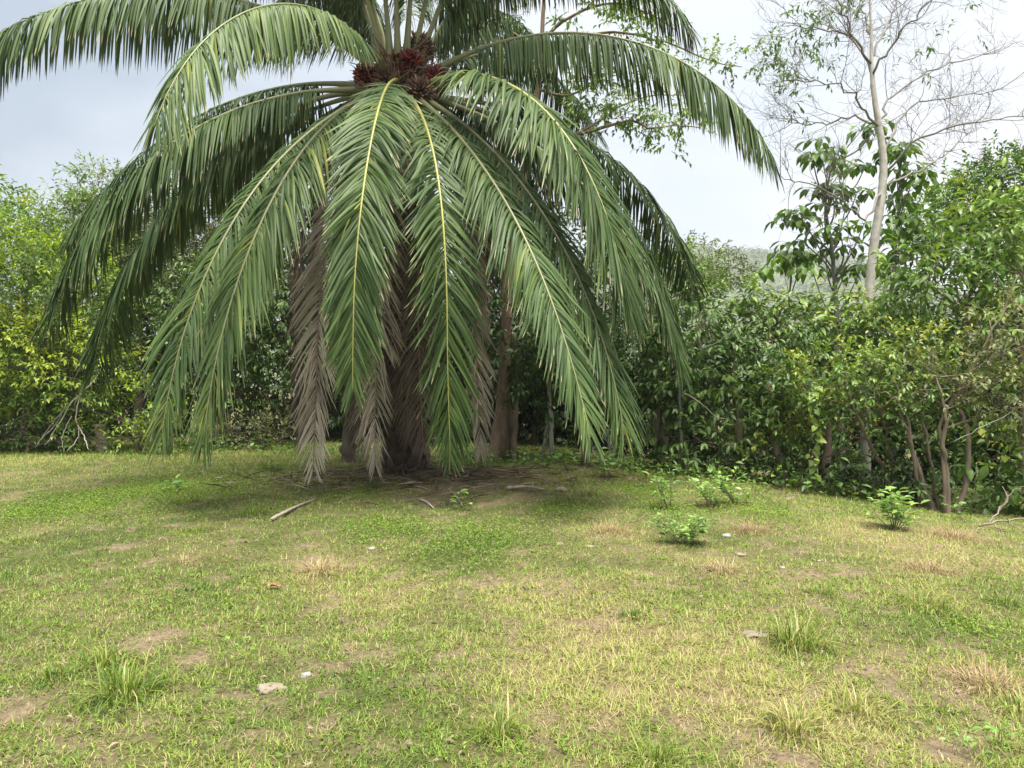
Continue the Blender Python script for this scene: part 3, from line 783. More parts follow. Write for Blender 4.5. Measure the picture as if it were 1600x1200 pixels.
# --- the brown buttressed tree behind the palm, its branches showing above the right fronds
d0 = 15.0
b = on_ground(782, d0)
tk = [ray(787, 640, d0), ray(790, 540, d0), ray(793, 460, d0), ray(806, 350, d0), ray(828, 220, d0), ray(843, 120, d0), ray(849, 0, d0), ray(852, -70, d0)]
def limb_blobs(pts, n, rr, d, g):
    p = smooth_path([ray(x, y, d + dd) for x, y, dd in pts], 40)
    out = []
    for q in range(n):
        c = p[g.integers(12, 40)] + g.normal(0, .22, 3)
        out.append((800 + F * c[0] / c[1], 600 - F * (c[2] - CAMZ) / c[1], c[1], rr * g.uniform(.6, 1.2), rr * g.uniform(.45, .9)))
    return p, out
g = np.random.default_rng(77)
LIMBS = [[(838, 235, 0), (896, 212, 0), (932, 192, 0), (968, 168, .2), (1015, 150, .4), (1080, 150, .6)],
         [(905, 210, 0), (950, 198, -.2), (985, 188, -.3), (1015, 200, -.4), (1052, 196, -.5), (1095, 200, -.6)],
         [(846, 100, 0), (900, 60, .3), (970, 50, .5), (1050, 70, .8), (1110, 95, 1.0), (1160, 105, 1.2)],
         [(848, 60, 0), (900, 20, -.2), (960, 5, -.4), (1010, 20, -.5), (1060, 50, -.6)],
         [(847, 90, 0), (800, 50, .2), (770, 40, .4), (740, 60, .5)],
         [(842, 140, 0), (880, 150, .3), (910, 140, .4), (950, 120, .5)]]
stems, blobs = [], []
for pts in LIMBS:
    p, bl = limb_blobs(pts, 9, 26, d0, g); blobs += bl
    stems.append((p[::3], .038, .008))
tree("brown_trunk_tree", "tree with a brown buttressed trunk right of the palm and sparse leafy boughs above", "tree", b, tk, .14, .02, blobs,
     M['lf_light'], M['bark_brown'], L=.155, W=.07, n=7, tl=.4, cover=.5, droop=.55, res=1, seed=60, limbs=False, stems=stems, shell=.1, tintmu=.62, sides=12)
# its buttress
tb = [o for o in bpy.data.objects if o.name == "brown_trunk_tree"][0]
mb = MB()
tube(mb, smooth_path([on_ground(768, 14.8) - [0, 0, .1], ray(776, 680, 14.9), ray(786, 610, 15.0)], 12), np.linspace(.15, .10, 12), 9, rough=.05, rng=g)
tube(mb, smooth_path([on_ground(802, 15.2) - [0, 0, .1], ray(798, 670, 15.1), ray(790, 620, 15.0)], 12), np.linspace(.11, .09, 12), 9, rough=.05, rng=g)
part("buttress", mb, M['bark_brown'], tb, smooth=True)

# --- thin trunks in the dark understory
def pole(label, pts, d, r, bark, group="slender trunks under the trees"):
    base = on_ground(pts[0][0], d)
    t = thing("slender_tree", label, "tree", base, group)
    path = smooth_path([base - [0, 0, .1]] + [ray(x, y, d) for x, y in pts[1:]], 24)
    g = np.random.default_rng(int(pts[0][0])); path[1:] += g.normal(0, .012, (23, 3))
    mb = MB(); tube(mb, path, np.linspace(r, r * .6, 24), 8, rough=.07, rng=g)
    part("trunk", mb, bark, t, smooth=True)
    lm = MB(); P = path[-1] + g.normal(0, .45, (60, 3)); P = np.vstack([P, path[g.integers(12, 24, 30)]])
    sprays(lm, None, P, g.normal(0, 1, (90, 3)) + [0, 0, .2], 7, .35, .2, .08, g, np.full(90, .4), .5)
    part("crown", lm, M['lf_dark'], t, kind="stuff")
pole("thin tan trunk just right of the brown buttressed trunk", [(803, 0), (806, 660), (808, 600), (803, 520)], 14.6, .06, M['bark_tan'])
pole("thin whitish trunk standing straight in the dark right of the palm", [(862, 0), (861, 660), (858, 600), (860, 520)], 15, .055, M['bark_pale'])
pole("thin pale trunk leaning left beside the straight whitish one", [(846, 0), (853, 680), (857, 650), (862, 560)], 15.2, .045, M['bark_pale'])
pole("dark upright trunk below the tip of the right drooping frond", [(917, 0), (918, 680), (921, 620), (918, 520)], 13.6, .11, M['bark_dark'])
pole("grey mottled trunk leaning left under the right frond tips", [(962, 0), (952, 690), (940, 660), (925, 560)], 14, .06, M['bark_pale'])
pole("tan trunk with peeling bark left of the glossy thicket", [(1027, 0), (1026, 680), (1030, 620), (1022, 540)], 14, .075, M['bark_tan'])
pole("thin grey stem rising behind the leafy sapling", [(1066, 0), (1064, 700), (1062, 640), (1060, 540)], 13, .04, M['twig_grey'])
pole("stout tan trunk hidden low in the right thicket", [(1228, 0), (1222, 730), (1212, 690), (1200, 600)], 12.6, .10, M['bark_tan'])
pole("short brown trunk in the shade behind the dead fronds", [(545, 0), (545, 660), (550, 560)], 14.5, .16, M['bark_dark'])

# --- right thicket
b, tk = simple(1035, 15.6, 470)
tree("leafy_tree", "light green tree peeking out beyond the rightmost hanging frond", "tree", b, tk, .09, .03,
     [(1035, 440, 15.6, 50, 50), (1010, 395, 16, 28, 30), (1060, 490, 15.2, 55, 45), (1075, 420, 16.5, 35, 30)],
     M['lf_light'], M['bark_dark'], L=.17, W=.065, n=7, tl=.4, cover=.8, droop=.5, seed=30, tintmu=.5)
b, tk = simple(1098, 30, 400)
tree("leafy_tree", "pale rounded tree farther off against the sky", "tree", b, tk, .12, .05,
     [(1098, 408, 30, 36, 30), (1135, 425, 29, 34, 24), (1085, 430, 29, 34, 24), (1160, 432, 28, 26, 18)],
     M['lf_far'], M['bark_dark'], L=.22, W=.10, n=7, tl=.45, cover=.8, droop=.3, seed=31, tintmu=.8, res=0)
b, tk = simple(1150, 13.8, 520)
tree("glossy_tree", "dark glossy tree with drooping oval leaves in the right thicket", "tree", b, tk, .09, .03,
     [(1110, 510, 13.9, 75, 60), (1200, 515, 13.9, 80, 42), (1070, 570, 13.6, 60, 60), (1130, 610, 13.4, 75, 55), (1190, 560, 13.6, 70, 60), (1110, 690, 13.2, 60, 45), (1040, 650, 13.8, 45, 50)],
     M['lf_dark'], M['bark_tan'], L=.19, W=.075, n=8, tl=.42, cover=.75, droop=.75, seed=32, tintmu=.6, res=2, wide=True)
b, tk = simple(1290, 14.2, 480)
tree("glossy_tree", "mid green tree with large drooping leaves below the bare pale tree", "tree", b, tk, .09, .03,
     [(1275, 500, 14.2, 80, 40), (1350, 505, 14, 80, 45), (1310, 545, 13.8, 80, 50), (1400, 540, 13.6, 60, 50), (1150, 480, 14.6, 45, 32), (1220, 488, 14.6, 50, 22)],
     M['lf_mid'], M['bark_tan'], L=.20, W=.08, n=8, tl=.42, cover=.75, droop=.7, seed=33, tintmu=.5, res=2, wide=True)
# front shrub-tree with several bare stems
d = 10.9
b = ground(1484, 803)
d = b[1]
stems = [([ray(1478, 806, d), ray(1476, 740, d), ray(1470, 660, d + .1), ray(1500, 610, d), ray(1540, 540, d - .1), ray(1570, 480, d - .1), ray(1590, 430, d - .1)], .036, .009),
         ([ray(1496, 806, d), ray(1512, 730, d), ray(1512, 680, d), ray(1500, 640, d + .2)], .045, .03)]
tree("multi_stem_tree", "tree with forked tan stems and a bare lower half at the right", "tree", b,
     [ray(1480, 740, d), ray(1474, 690, d), ray(1476, 640, d), ray(1462, 590, d + .1), ray(1450, 540, d + .2)], .04, .012,
     [(1540, 600, d, 60, 45), (1480, 590, d, 70, 40), (1575, 520, d, 60, 50), (1600, 620, d - .2, 60, 60)],
     M['lf_olive'], M['bark_tan'], L=.11, W=.05, n=8, tl=.32, cover=.42, droop=.3, seed=34, tintmu=.6, stems=stems, res=2)
b = ground(1462, 798); d = b[1] + .1
stems = [([ray(1465, 800, d), ray(1458, 740, d), ray(1448, 690, d), ray(1440, 640, d)], .03, .018),
         ([ray(1440, 790, d), ray(1425, 700, d), ray(1415, 640, d), ray(1395, 590, d)], .03, .02)]
tree("multi_stem_tree", "shrubby tree on thin curving stems, small light leaves, centre of the right thicket", "tree", b,
     [ray(1440, 750, d), ray(1422, 690, d), ray(1400, 620, d)], .045, .02,
     [(1400, 600, d + .3, 80, 50), (1310, 590, d + .7, 85, 55), (1350, 640, d + .5, 75, 40), (1440, 560, d + .4, 60, 45), (1460, 630, d + .2, 55, 40)],
     M['lf_mid'], M['bark_tan'], L=.115, W=.052, n=8, tl=.32, cover=.62, droop=.25, seed=35, tintmu=.62, stems=stems, res=2)
b = ground(1392, 784); d = b[1] + .2
tree("multi_stem_tree", "shrub on one wavy brown stem, mounded light foliage left of the forked stems", "tree", b,
     [ray(1385, 740, d), ray(1362, 700, d), ray(1345, 660, d), ray(1325, 620, d)], .045, .02,
     [(1270, 600, d + .5, 70, 45), (1225, 640, d + .7, 55, 50), (1290, 650, d + .5, 70, 40), (1200, 690, d + .9, 50, 40)],
     M['lf_mid'], M['bark_brown'], L=.115, W=.052, n=8, tl=.32, cover=.62, droop=.25, seed=36, tintmu=.6, res=2,
     stems=[([ray(1402, 782, d), ray(1392, 720, d), ray(1382, 670, d), ray(1370, 610, d)], .025, .015)])
b, tk = simple(1600, 12.6, 430)
tree("leafy_tree", "pale green tree with large leaves leaning in at the right edge", "tree", b, tk, .10, .03,
     [(1445, 425, 13, 50, 42), (1475, 470, 12.8, 70, 45), (1530, 370, 12.6, 70, 50), (1590, 330, 12.6, 60, 45), (1570, 440, 12.4, 80, 60), (1480, 400, 13, 60, 40), (1610, 520, 12.2, 70, 60), (1520, 520, 12.6, 70, 40), (1660, 420, 12.6, 70, 110)],
     M['lf_light'], M['bark_tan'], L=.22, W=.085, n=7, tl=.5, cover=.58, droop=.55, seed=37, tintmu=.5, res=2)
b, tk = simple(1545, 21, 320)
tree("leafy_tree", "dense rounded tree against the sky at the right edge", "tree", b, tk, .2, .08,
     [(1500, 330, 21, 70, 45), (1570, 300, 21, 80, 60), (1450, 350, 20.5, 50, 35), (1620, 320, 21, 80, 80), (1540, 370, 20.5, 90, 50)],
     M['lf_mid'], M['bark_dark'], L=.20, W=.09, n=8, tl=.4, cover=1.5, droop=.3, seed=38, tintmu=.4, res=0)
for px, d, py, rx, rz, lab, mt, sd in [
        (985, 13.6, 730, 50, 22, "low broad leaved shrub below the right frond tips", 'lf_mid', 1),
        (1080, 12.9, 745, 40, 24, "low shaded shrub behind the upright sapling", 'lf_dark', 2),
        (1290, 12.2, 745, 60, 38, "dark leafy undergrowth shrub beside the hanging vine", 'lf_dark', 3),
        (1180, 12.6, 750, 45, 24, "low dark shrub behind the light leaved sapling", 'lf_deep', 4),
        (1360, 12.0, 755, 45, 30, "dark undergrowth shrub behind the wavy brown stem", 'lf_deep', 5),
        (1430, 11.7, 730, 50, 45, "deep shade shrub between the curving stems", 'lf_dark', 6),
        (1560, 11.4, 730, 60, 55, "large leaved dark shrub behind the fallen twigs at the right", 'lf_mid', 7),
        (1640, 11.2, 740, 60, 60, "dark shrub cut by the right edge of the photo", 'lf_dark', 8)]:
    b, tk = simple(px, d, py)
    tree("shrub", lab, "shrub", b, tk, .025, .01, [(px, py, d, rx, rz), (px + rx * .5, py + rz * .6, d - .15, rx * .6, rz * .5)],
         M[mt], M['bark_dark'], L=.24 if sd in (1, 7) else .17, W=.13 if sd in (1, 7) else .075, n=6, tl=.35, cover=.6, droop=.35, seed=40 + sd, tintmu=.45, res=2, limbs=False, group="undergrowth shrubs below the right thicket")

# --- the large-leaved tree left of the bare trunk: clumps of big hanging leaves at the ends of few boughs
def clump_tree(label, base, d, trunk, clumps, nl, L, W, bark, leafmat, seed, r0=.06):
    g = np.random.default_rng(seed)
    t = thing("umbrella_leaf_tree", label, "tree", base)
    path = smooth_path([np.asarray(base) - [0, 0, .1]] + trunk, 30)
    mb = MB(); tube(mb, path, np.linspace(r0, r0 * .3, 30), 8, rough=.05, rng=g); part("trunk", mb, bark, t, smooth=True)
    lm, sm = MB(), MB()
    for px, py in clumps:
        c = ray(px, py, d + g.normal(0, .5))
        k = int(np.clip(np.argmin(np.linalg.norm(path - (c - [0, 0, 1.0]), axis=1)), 3, 29))
        s = path[k]
        bp = smooth_path([s, (s + c) / 2 + [0, 0, -.12] + g.normal(0, .08, 3), c], 12)
        mb = MB(); tube(mb, bp, np.linspace(max(.012, r0 * .35), .010, 12), 6); part("branch", mb, bark, t, smooth=True)
        for j in range(g.integers(2, 4)):
            q = c + g.normal(0, .16, 3) * j
            a = np.arange(nl) * 2.39996 + g.uniform(0, 6)
            out = np.stack([np.cos(a), np.sin(a), g.uniform(-.1, .5, nl)], 1)
            pet = q + unit(out) * g.uniform(.12, .28, (nl, 1))
            for v in pet: tube(sm, np.stack([q, (q + v) / 2 + [0, 0, .03], v]), [.007, .005, .004], 3)
            leaves(lm, pet, unit(out * [1, 1, .3] + [0, 0, -.75] + g.normal(0, .2, (nl, 3))), out + [0, 0, .9] + g.normal(0, .25, (nl, 3)), L * g.uniform(.7, 1.15, nl), W * g.uniform(.75, 1.1, nl), np.clip(g.normal(.45, .18, nl), 0, 1), res=2, bend=.25)
    part("leaf_stalks", sm, leafmat, t, kind="stuff"); part("crown", lm, leafmat, t, kind="stuff")
d = 16.4; b = on_ground(1318, d)
clump_tree("tree with clumps of big hanging leaves left of the pale bare trunk", b, d,
           [ray(1310, 560, d), ray(1306, 470, d), ray(1300, 390, d), ray(1290, 320, d), ray(1300, 255, d)],
           [(1345, 205), (1368, 200), (1285, 248), (1268, 240), (1300, 232), (1318, 262), (1240, 335), (1256, 345), (1290, 300), (1322, 320), (1275, 365), (1310, 352), (1340, 300), (1255, 378), (1330, 385), (1290, 400), (1350, 350), (1320, 430), (1270, 425), (1345, 420), (1352, 260), (1300, 290)],
           8, .29, .16, M['twig_grey'], M['lf_mid'], 81, .07)
d = 16.9; b = on_ground(1392, d)
clump_tree("tree with clumps of big hanging leaves on the right of the pale bare trunk", b, d,
           [ray(1395, 560, d), ray(1392, 470, d), ray(1400, 380, d), ray(1405, 300, d), ray(1408, 250, d)],
           [(1408, 232), (1412, 240), (1400, 268), (1432, 268), (1420, 300), (1395, 310), (1410, 345), (1390, 365), (1425, 380), (1400, 400), (1435, 345), (1385, 420), (1420, 425)],
           8, .29, .16, M['twig_grey'], M['lf_mid'], 82, .05)
d = 17.5; b = on_ground(1234, d)
clump_tree("small slender tree with an umbrella of round leaves on the skyline", b, d,
           [ray(1233, 560, d), ray(1232, 480, d), ray(1238, 415, d)],
           [(1236, 402), (1220, 410), (1252, 410), (1228, 400), (1246, 402)], 8, .32, .22, M['twig_grey'], M['lf_light'], 83, .035)

# --- the pale bare tree
d = 14.8
b = on_ground(1352, d)
bare = thing("bare_tree", "tall pale trunked tree, almost leafless, against the white sky", "tree", b)
g = np.random.default_rng(91)
path = smooth_path([b - [0, 0, .1], ray(1354, 520, d), ray(1358, 458, d), ray(1366, 380, d), ray(1378, 300, d), ray(1380, 250, d), ray(1375, 205, d), ray(1366, 150, d), ray(1362, 100, d), ray(1361, 40, d), ray(1357, -50, d)], 60)
mb = MB(); tube(mb, path, np.interp(np.linspace(0, 1, 60), [0, .3, .6, .8, 1], [.105, .09, .068, .04, .015]), 12, rough=.05, rng=g)
part("trunk", mb, M['bark_pale'], bare, smooth=True)
lm = MB()
def grow(mb, p, dirv, length, r, level):
    """a crooked twig with side twigs"""
    n = max(4, int(length / .14)) if level < 3 else 4
    pts = [p]; dcur = dirv
    for q in range(n):
        dcur = unit(dcur + g.normal(0, .20, 3) + [0, 0, .05])
        pts.append(pts[-1] + dcur * length / n)
    pts = np.array(pts)
    tube(mb, pts, np.linspace(r, max(r * .4, .0025), len(pts)), 5 if level < 2 else 3)
    if level >= 3: 
        return pts
    m = int(length / (.30, .21, .16)[level]) + 1
    for q in range(m):
        k = g.integers(max(1, n // 4), n + 1)
        dd = unit(unit(pts[k] - pts[k - 1]) + g.normal(0, .65, 3) * [1, .8, .9] + [0, 0, .12])
        grow(mb, pts[k], dd, length * g.uniform(.35, .6), max(r * .5, .003), level + 1)
    return pts
BL = [[(1385, 268, 0), (1430, 222, -.4), (1500, 195, -.8), (1560, 185, -1), (1610, 180, -1.2)],
      [(1374, 200, 0), (1385, 165, .2), (1420, 130, .4), (1470, 105, .8), (1530, 90, 1), (1580, 70, 1.2)],
      [(1374, 200, 0), (1345, 165, -.3), (1325, 140, -.5), (1280, 125, -.8), (1235, 128, -1)],
      [(1370, 192, 0), (1330, 185, .4), (1280, 195, .8), (1230, 188, 1.2)],
      [(1363, 118, 0), (1340, 70, .3), (1290, 45, .6), (1225, 40, .8)],
      [(1363, 118, 0), (1400, 60, -.4), (1440, 20, -.8), (1480, -25, -1)],
      [(1362, 100, 0), (1330, 50, -.4), (1310, 0, -.7), (1300, -40, -.8)],
      [(1385, 290, 0), (1440, 265, .5), (1480, 235, .9), (1510, 212, 1.2)],
      [(1378, 300, 0), (1350, 345, -.6), (1310, 310, -.9), (1255, 285, -1.2), (1215, 278, -1.5)],
      [(1362, 90, 0), (1390, 30, .5), (1410, -30, .8)],
      [(1380, 240, 0), (1410, 180, .6), (1440, 160, 1), (1500, 150, 1.4), (1560, 140, 1.6)],
      [(1362, 60, 0), (1350, 20, .6), (1340, -30, .9)]]
for L_ in BL:
    p = smooth_path([ray(x, y, d + dd) for x, y, dd in L_], 18)
    p[1:] += g.normal(0, .03, (17, 3))
    mb = MB(); tube(mb, p, np.linspace(.027, .007, 18), 7, rough=.05, rng=g)
    for q in range(14):
        k = g.integers(4, 18)
        tdir = unit(p[k] - p[k - 1])
        grow(mb, p[k], unit(tdir + g.normal(0, .6, 3) + [0, 0, .15]), g.uniform(.5, 1.2), .008, 1)
    part("branch", mb, M['twig_grey'], bare, smooth=True)
for px, py, r_, n in [(1215, 70, 26, 18), (1225, 110, 24, 15), (1250, 45, 30, 16), (1260, 20, 24, 8), (1210, 95, 16, 10), (1240, 130, 22, 8), (1265, 85, 22, 10), (1300, 20, 24, 10), (1330, 10, 40, 12), (1300, 100, 30, 8), (1430, 80, 60, 8), (1510, 50, 50, 8), (1235, 160, 18, 6)]:
    c = ray(px, py, d + .6); r = r_ / F * d
    sprays(lm, None, c + g.normal(0, .5, (n, 3)) * r, g.normal(0, 1, (n, 3)), 6, .3, .17, .055, g, np.full(n, .45), .5)
part("crown", lm, M['lf_mid'], bare, kind="stuff")

# ------------------------------------------------------------------ saplings: every leaf a part
def leaf_mesh(name, mat, L, W, bend, fold=.2):
    mb = MB(); leaves(mb, np.zeros((1, 3)), np.array([[1.0, 0, 0]]), np.array([[0, 0, 1.0]]), L, W, .5, bend=bend, fold=fold, res=2)
    return mb.mesh(name, mat)
LEAF_A = leaf_mesh("leaf", M['lf_sapling'], 1.0, .48, .18)
LEAF_B = leaf_mesh("leaf", M['lf_vine'], 1.0, .75, .2)
def put_leaf(me, root, p, dirv, up, L, parent=None):
    x = Vector(dirv).normalized(); z = Vector(up); y = z.cross(x)
    if y.length < 1e-4: y = Vector((0, 1, 0)).cross(x)
    y.normalize(); z = x.cross(y)
    o = bpy.data.objects.new("leaf", me); COL.objects.link(o); o.parent = parent or root
    m = Matrix((x * L, y * L, z * L)).transposed().to_4x4()
    m.translation = Vector(p) - root.location
    o.matrix_local = m
    return o
def sapling(label, px, py, h, stems, nleaf, L, seed, group="saplings at the edge of the lawn", spreadf=.5, stem_mat=None):
    g = np.random.default_rng(seed); b = ground(px, py)
    t = thing("sapling", label, "sapling", b, group)
    for s in range(stems):
        a = g.uniform(0, 6.28); ln = h * g.uniform(.65, 1.0) if s else h
        top = b + [np.cos(a) * h * spreadf * (s > 0), np.sin(a) * h * spreadf * (s > 0), ln]
        p = smooth_path([b - [0, 0, .04], (b + top) / 2 + g.normal(0, .03, 3), top], 12)
        mb = MB(); tube(mb, p, np.linspace(.016, .006, 12) * h, 5); part("stem", mb, stem_mat or M['bark_tan'], t, smooth=True)
        for q in range(nleaf):
            f_ = .3 + .7 * (q + .5) / nleaf; k = min(11, int(f_ * 11.99))
            a2 = q * 2.39996 + g.uniform(-.4, .4)
            dv = np.array([np.cos(a2), np.sin(a2), g.uniform(-.15, .75)])
            st = p[k] + unit(dv) * g.uniform(.01, .09)
            put_leaf(LEAF_A, t, st, dv, (g.normal(0, .3), g.normal(0, .3), 1), L * g.uniform(.6, 1.15))
    return t
sapling("upright leafy sapling at the left end of the right thicket edge", 1046, 796, .52, 3, 20, .12, 1, spreadf=.35)
sapling("light green round leaved sapling, widest one on the lawn edge", 1112, 790, .40, 8, 12, .11, 2, spreadf=.75)
sapling("bright sapling standing before the dark centre of the thicket", 1150, 788, .42, 7, 12, .11, 3, spreadf=.6)
sapling("bushy bright green sapling in front of the wavy stems", 1398, 828, .42, 10, 15, .12, 4, spreadf=.5)
sapling("yellow green low bush out on the lawn", 1062, 850, .28, 18, 14, .075, 5, spreadf=.9)
sapling("small weed with three lobed leaves at the lower right", 1485, 1180, .11, 3, 6, .042, 6, spreadf=.8, group="small leafy weeds in the grass")
sapling("small weed beside the right edge near the bottom", 1560, 1165, .10, 3, 6, .042, 7, spreadf=.8, group="small leafy weeds in the grass")
sapling("tiny pale weed near the pale flat stone", 365, 1040, .13, 3, 6, .05, 8, spreadf=.8, group="small leafy weeds in the grass")
sapling("pale broad leaved weed under the left fronds", 270, 770, .16, 5, 4, .15, 9, spreadf=1.0, group="small leafy weeds in the grass")
sapling("small fern like seedling on the litter before the palm trunk", 722, 798, .26, 3, 7, .10, 10, spreadf=.3, group="small leafy weeds in the grass")
sapling("small light weed at the foot of the forked stems", 1500, 812, .30, 3, 7, .11, 11, spreadf=.6, group="small leafy weeds in the grass")
sapling("green weed at the foot of the brown buttressed trunk", 884, 735, .35, 4, 6, .17, 12, spreadf=.7, group="small leafy weeds in the grass")
sapling("broad weed below the leaning mottled trunk", 958, 745, .34, 5, 6, .18, 13, spreadf=.8, group="small leafy weeds in the grass")

# hanging vine with heart-shaped leaves
dv_ = 11.9
vb = ray(1268, 600, dv_)
vine = thing("hanging_vine", "vine with bright heart shaped leaves hanging in the right thicket", "vine", ray(1268, 752, dv_))
g = np.random.default_rng(17)
vp = smooth_path([ray(1275, 600, dv_), ray(1270, 640, dv_ - .1), ray(1276, 680, dv_ - .15), ray(1268, 720, dv_ - .1), ray(1270, 752, dv_)], 26)
mb = MB(); tube(mb, vp, np.linspace(.006, .003, 26), 4); part("stem", mb, M['bark_tan'], vine)
for q in range(26):
    a = g.uniform(0, 6.28)
    put_leaf(LEAF_B, vine, vp[q] + g.normal(0, .03, 3), (np.cos(a) * .7, -.4 + .4 * np.sin(a), g.uniform(-.7, -.1)), (g.normal(0, .3), -.7, .7), g.uniform(.10, .17))

# ------------------------------------------------------------------ dead wood, stump, stones, litter
g = np.random.default_rng(23)
b = ground(95, 700)
fb = thing("fallen_branch", "fallen bleached branch with forking twigs at the left thicket edge", "branch", b)
D_ = 16.2
def stick(mb, pts, r0, r1, d=D_, sides=5):
    p = smooth_path([ray(x, y, d + dd) for x, y, dd in pts], 14)
    p[:, 2] = np.maximum(p[:, 2], height(p[:, 0], p[:, 1]) + .02)
    p[1:-1] += g.normal(0, .008, (12, 3))
    tube(mb, p, np.linspace(r0, r1, 14), sides, rough=.06, rng=g)
for pts, r0 in [([(128, 615, .2), (110, 630, 0), (95, 660, -.2), (70, 695, -.4)], .020), ([(125, 620, .2), (118, 650, 0), (123, 680, -.2), (105, 705, -.5)], .018),
                ([(100, 640, 0), (85, 665, 0), (60, 690, -.2)], .018), ([(105, 635, 0), (75, 670, .1), (55, 700, -.1)], .018), ([(122, 665, -.1), (132, 685, -.3), (138, 702, -.5)], .018),
                ([(52, 645, .4), (35, 670, .2), (25, 700, 0)], .016), ([(60, 640, .6), (25, 655, .5), (-20, 678, .3)], .020), ([(112, 650, 0), (98, 680, -.2), (100, 706, -.4)], .014),
                ([(130, 612, .2), (150, 590, .4), (165, 560, .6)], .028)]:
    mb = MB(); stick(mb, pts, r0, r0 * .4); part("twig", mb, M['dead_wood'], fb, smooth=True)
# stump
b = ground(160, 704); g2 = np.random.default_rng(3)
st = thing("stump", "short rough pale brown stump before the left thicket", "stump", b)
mb = MB(); p = smooth_path([b - [0, 0, .1], b + [.0, 0, .25], b + [-.05, 0, .5], b + [-.12, 0, .58]], 14)
tube(mb, p, np.interp(np.linspace(0, 1, 14), [0, .2, .8, 1], [.16, .135, .13, .09]), 12, rough=.06, rng=g2)
part("trunk", mb, M['stump'], st, smooth=True)
mb = MB(); tube(mb, smooth_path([b + [0, 0, .52], b + [-.14, 0, .60], b + [-.24, -.02, .57]], 6), np.linspace(.065, .03, 6), 8, rough=.08, rng=g2)
part("broken_top", mb, M['stump'], st)
# dark horizontal bough above the stump
mb = MB(); stick(mb, [(120, 600, .5), (160, 635, .4), (200, 660, .3), (260, 662, .3)], .06, .03, 16.8, 7)
single("dead_bough", mb, M['bark_dark'], "dark leaning bough behind the stump on the left", "branch", loc=ground(160, 700))
# right fallen twigs
b = ground(1565, 828)
rt = thing("fallen_branch", "fallen grey branch with thin twigs low at the right edge", "branch", b)
for pts, r0 in [([(1530, 822, 0), (1560, 815, 0), (1600, 810, .1), (1640, 812, .2)], .016), ([(1552, 818, 0), (1568, 832, -.2), (1580, 842, -.3)], .009), ([(1545, 818, 0), (1560, 795, .2), (1575, 780, .3), (1566, 760, .4)], .012),
                ([(1575, 812, 0), (1590, 826, -.1), (1612, 834, -.2)], .009), ([(1560, 800, .2), (1580, 770, .2), (1600, 760, .2)], .009)]:
    mb = MB(); stick(mb, pts, r0, r0 * .5, b[1]); part("twig", mb, M['twig_brown'], rt)
# thin bare twigs crossing the thicket front
for lab, pts, dd in [("thin bare whitish twig slanting up across the right thicket", [(1490, 690, 0), (1530, 670, -.1), (1570, 650, -.1), (1600, 630, -.2)], 10.6),
                     ("long bare pale twig arching over the left part of the thicket", [(1095, 545, 0), (1120, 535, 0), (1150, 515, 0), (1185, 500, .1)], 12.4),
                     ("crooked bare twig at the left flank of the thicket", [(1097, 550, 0), (1090, 520, 0), (1092, 495, 0), (1105, 478, .1)], 12.4),
                     ("reddish bare twig hanging at the left flank of the thicket", [(1070, 615, 0), (1095, 630, -.1), (1118, 650, -.1), (1135, 655, -.1)], 12.3)]:
    mb = MB(); stick(mb, pts, .009, .004, dd); c = ray(pts[0][0], pts[0][1], dd)
    single("bare_twig", mb, M['twig_brown' if 'pale' not in lab and 'whitish' not in lab else 'twig_grey'], lab, "twig", "bare twigs in the thicket", loc=c)
# log on the lawn
a_, b_ = ground(425, 815), ground(494, 783)
mb = MB(); p = np.linspace(a_ + [0, 0, .03], b_ + [0, 0, .03], 14); p[:, 2] += np.sin(np.linspace(0, 3.1, 14)) * .012
tube(mb, p, np.interp(np.linspace(0, 1, 14), [0, .1, .8, 1], [.019, .022, .016, .006]), 8, rough=.08, rng=g)
single("fallen_stick", mb, M['log'], "grey dry frond stalk lying on the grass left of the palm", "stick", loc=a_, smooth=True)
for lab, (x0, y0), (x1, y1), r in [("thin dark stick in the litter before the palm trunk", (700, 765), (722, 792), .016), ("pale thin stick in the litter left of the dead frond tips", (655, 782), (678, 796), .014),
                                   ("brown stick heap end lying right of the palm litter", (792, 766), (850, 768), .03), ("bent pale stick standing below the right frond tip", (908, 722), (938, 695), .02)]:
    a_, b_ = ground(x0, y0), ground(x1, y1) if y1 > 700 else ray(x1, y1, ground(x0, y0)[1])
    p = smooth_path([a_ + [0, 0, r], (a_ + b_) / 2 + [0, 0, r + .03], b_ + [0, 0, r]], 10)
    mb = MB(); tube(mb, p, np.linspace(r, r * .5, 10), 6, rough=.08, rng=g)
    single("fallen_stick", mb, M['dead_wood' if 'pale' in lab else 'log'], lab, "stick", "sticks lying about the palm", loc=a_)

def stone(label, px, py, w, h, mat, seed, flat=.35, name="stone", cat="stone", group="stones in the grass"):
    g = np.random.default_rng(seed); b = ground(px, py); r = w / F * b[1] / 2
    n1, n2 = 9, 12
    th = np.linspace(0, np.pi, n1)[:, None]; ph = np.linspace(0, 2 * np.pi, n2, endpoint=False)[None]
    k = 1 + .16 * g.normal(0, 1, (n1, n2)); k[0] = k[0].mean(); k[-1] = k[-1].mean()
    v = np.stack([np.sin(th) * np.cos(ph) * r * k, np.sin(th) * np.sin(ph) * r * .75 * k, np.cos(th) * np.ones_like(ph) * r * flat * k + r * flat * .15], -1) + b
    i = np.arange(n1 - 1)[:, None] * n2; j = np.arange(n2)[None]; jj = (j + 1) % n2
    q = np.stack([i + j, i + n2 + j, i + n2 + jj, i + jj], -1).reshape(-1, 4)
    mb = MB(); mb.add(v, [q])
    single(name, mb, mat, label, cat, group, loc=b)
stone("pale flat tan stone in a bare patch near the lower left", 425, 1078, 46, 16, M['stone'], 1, .34)
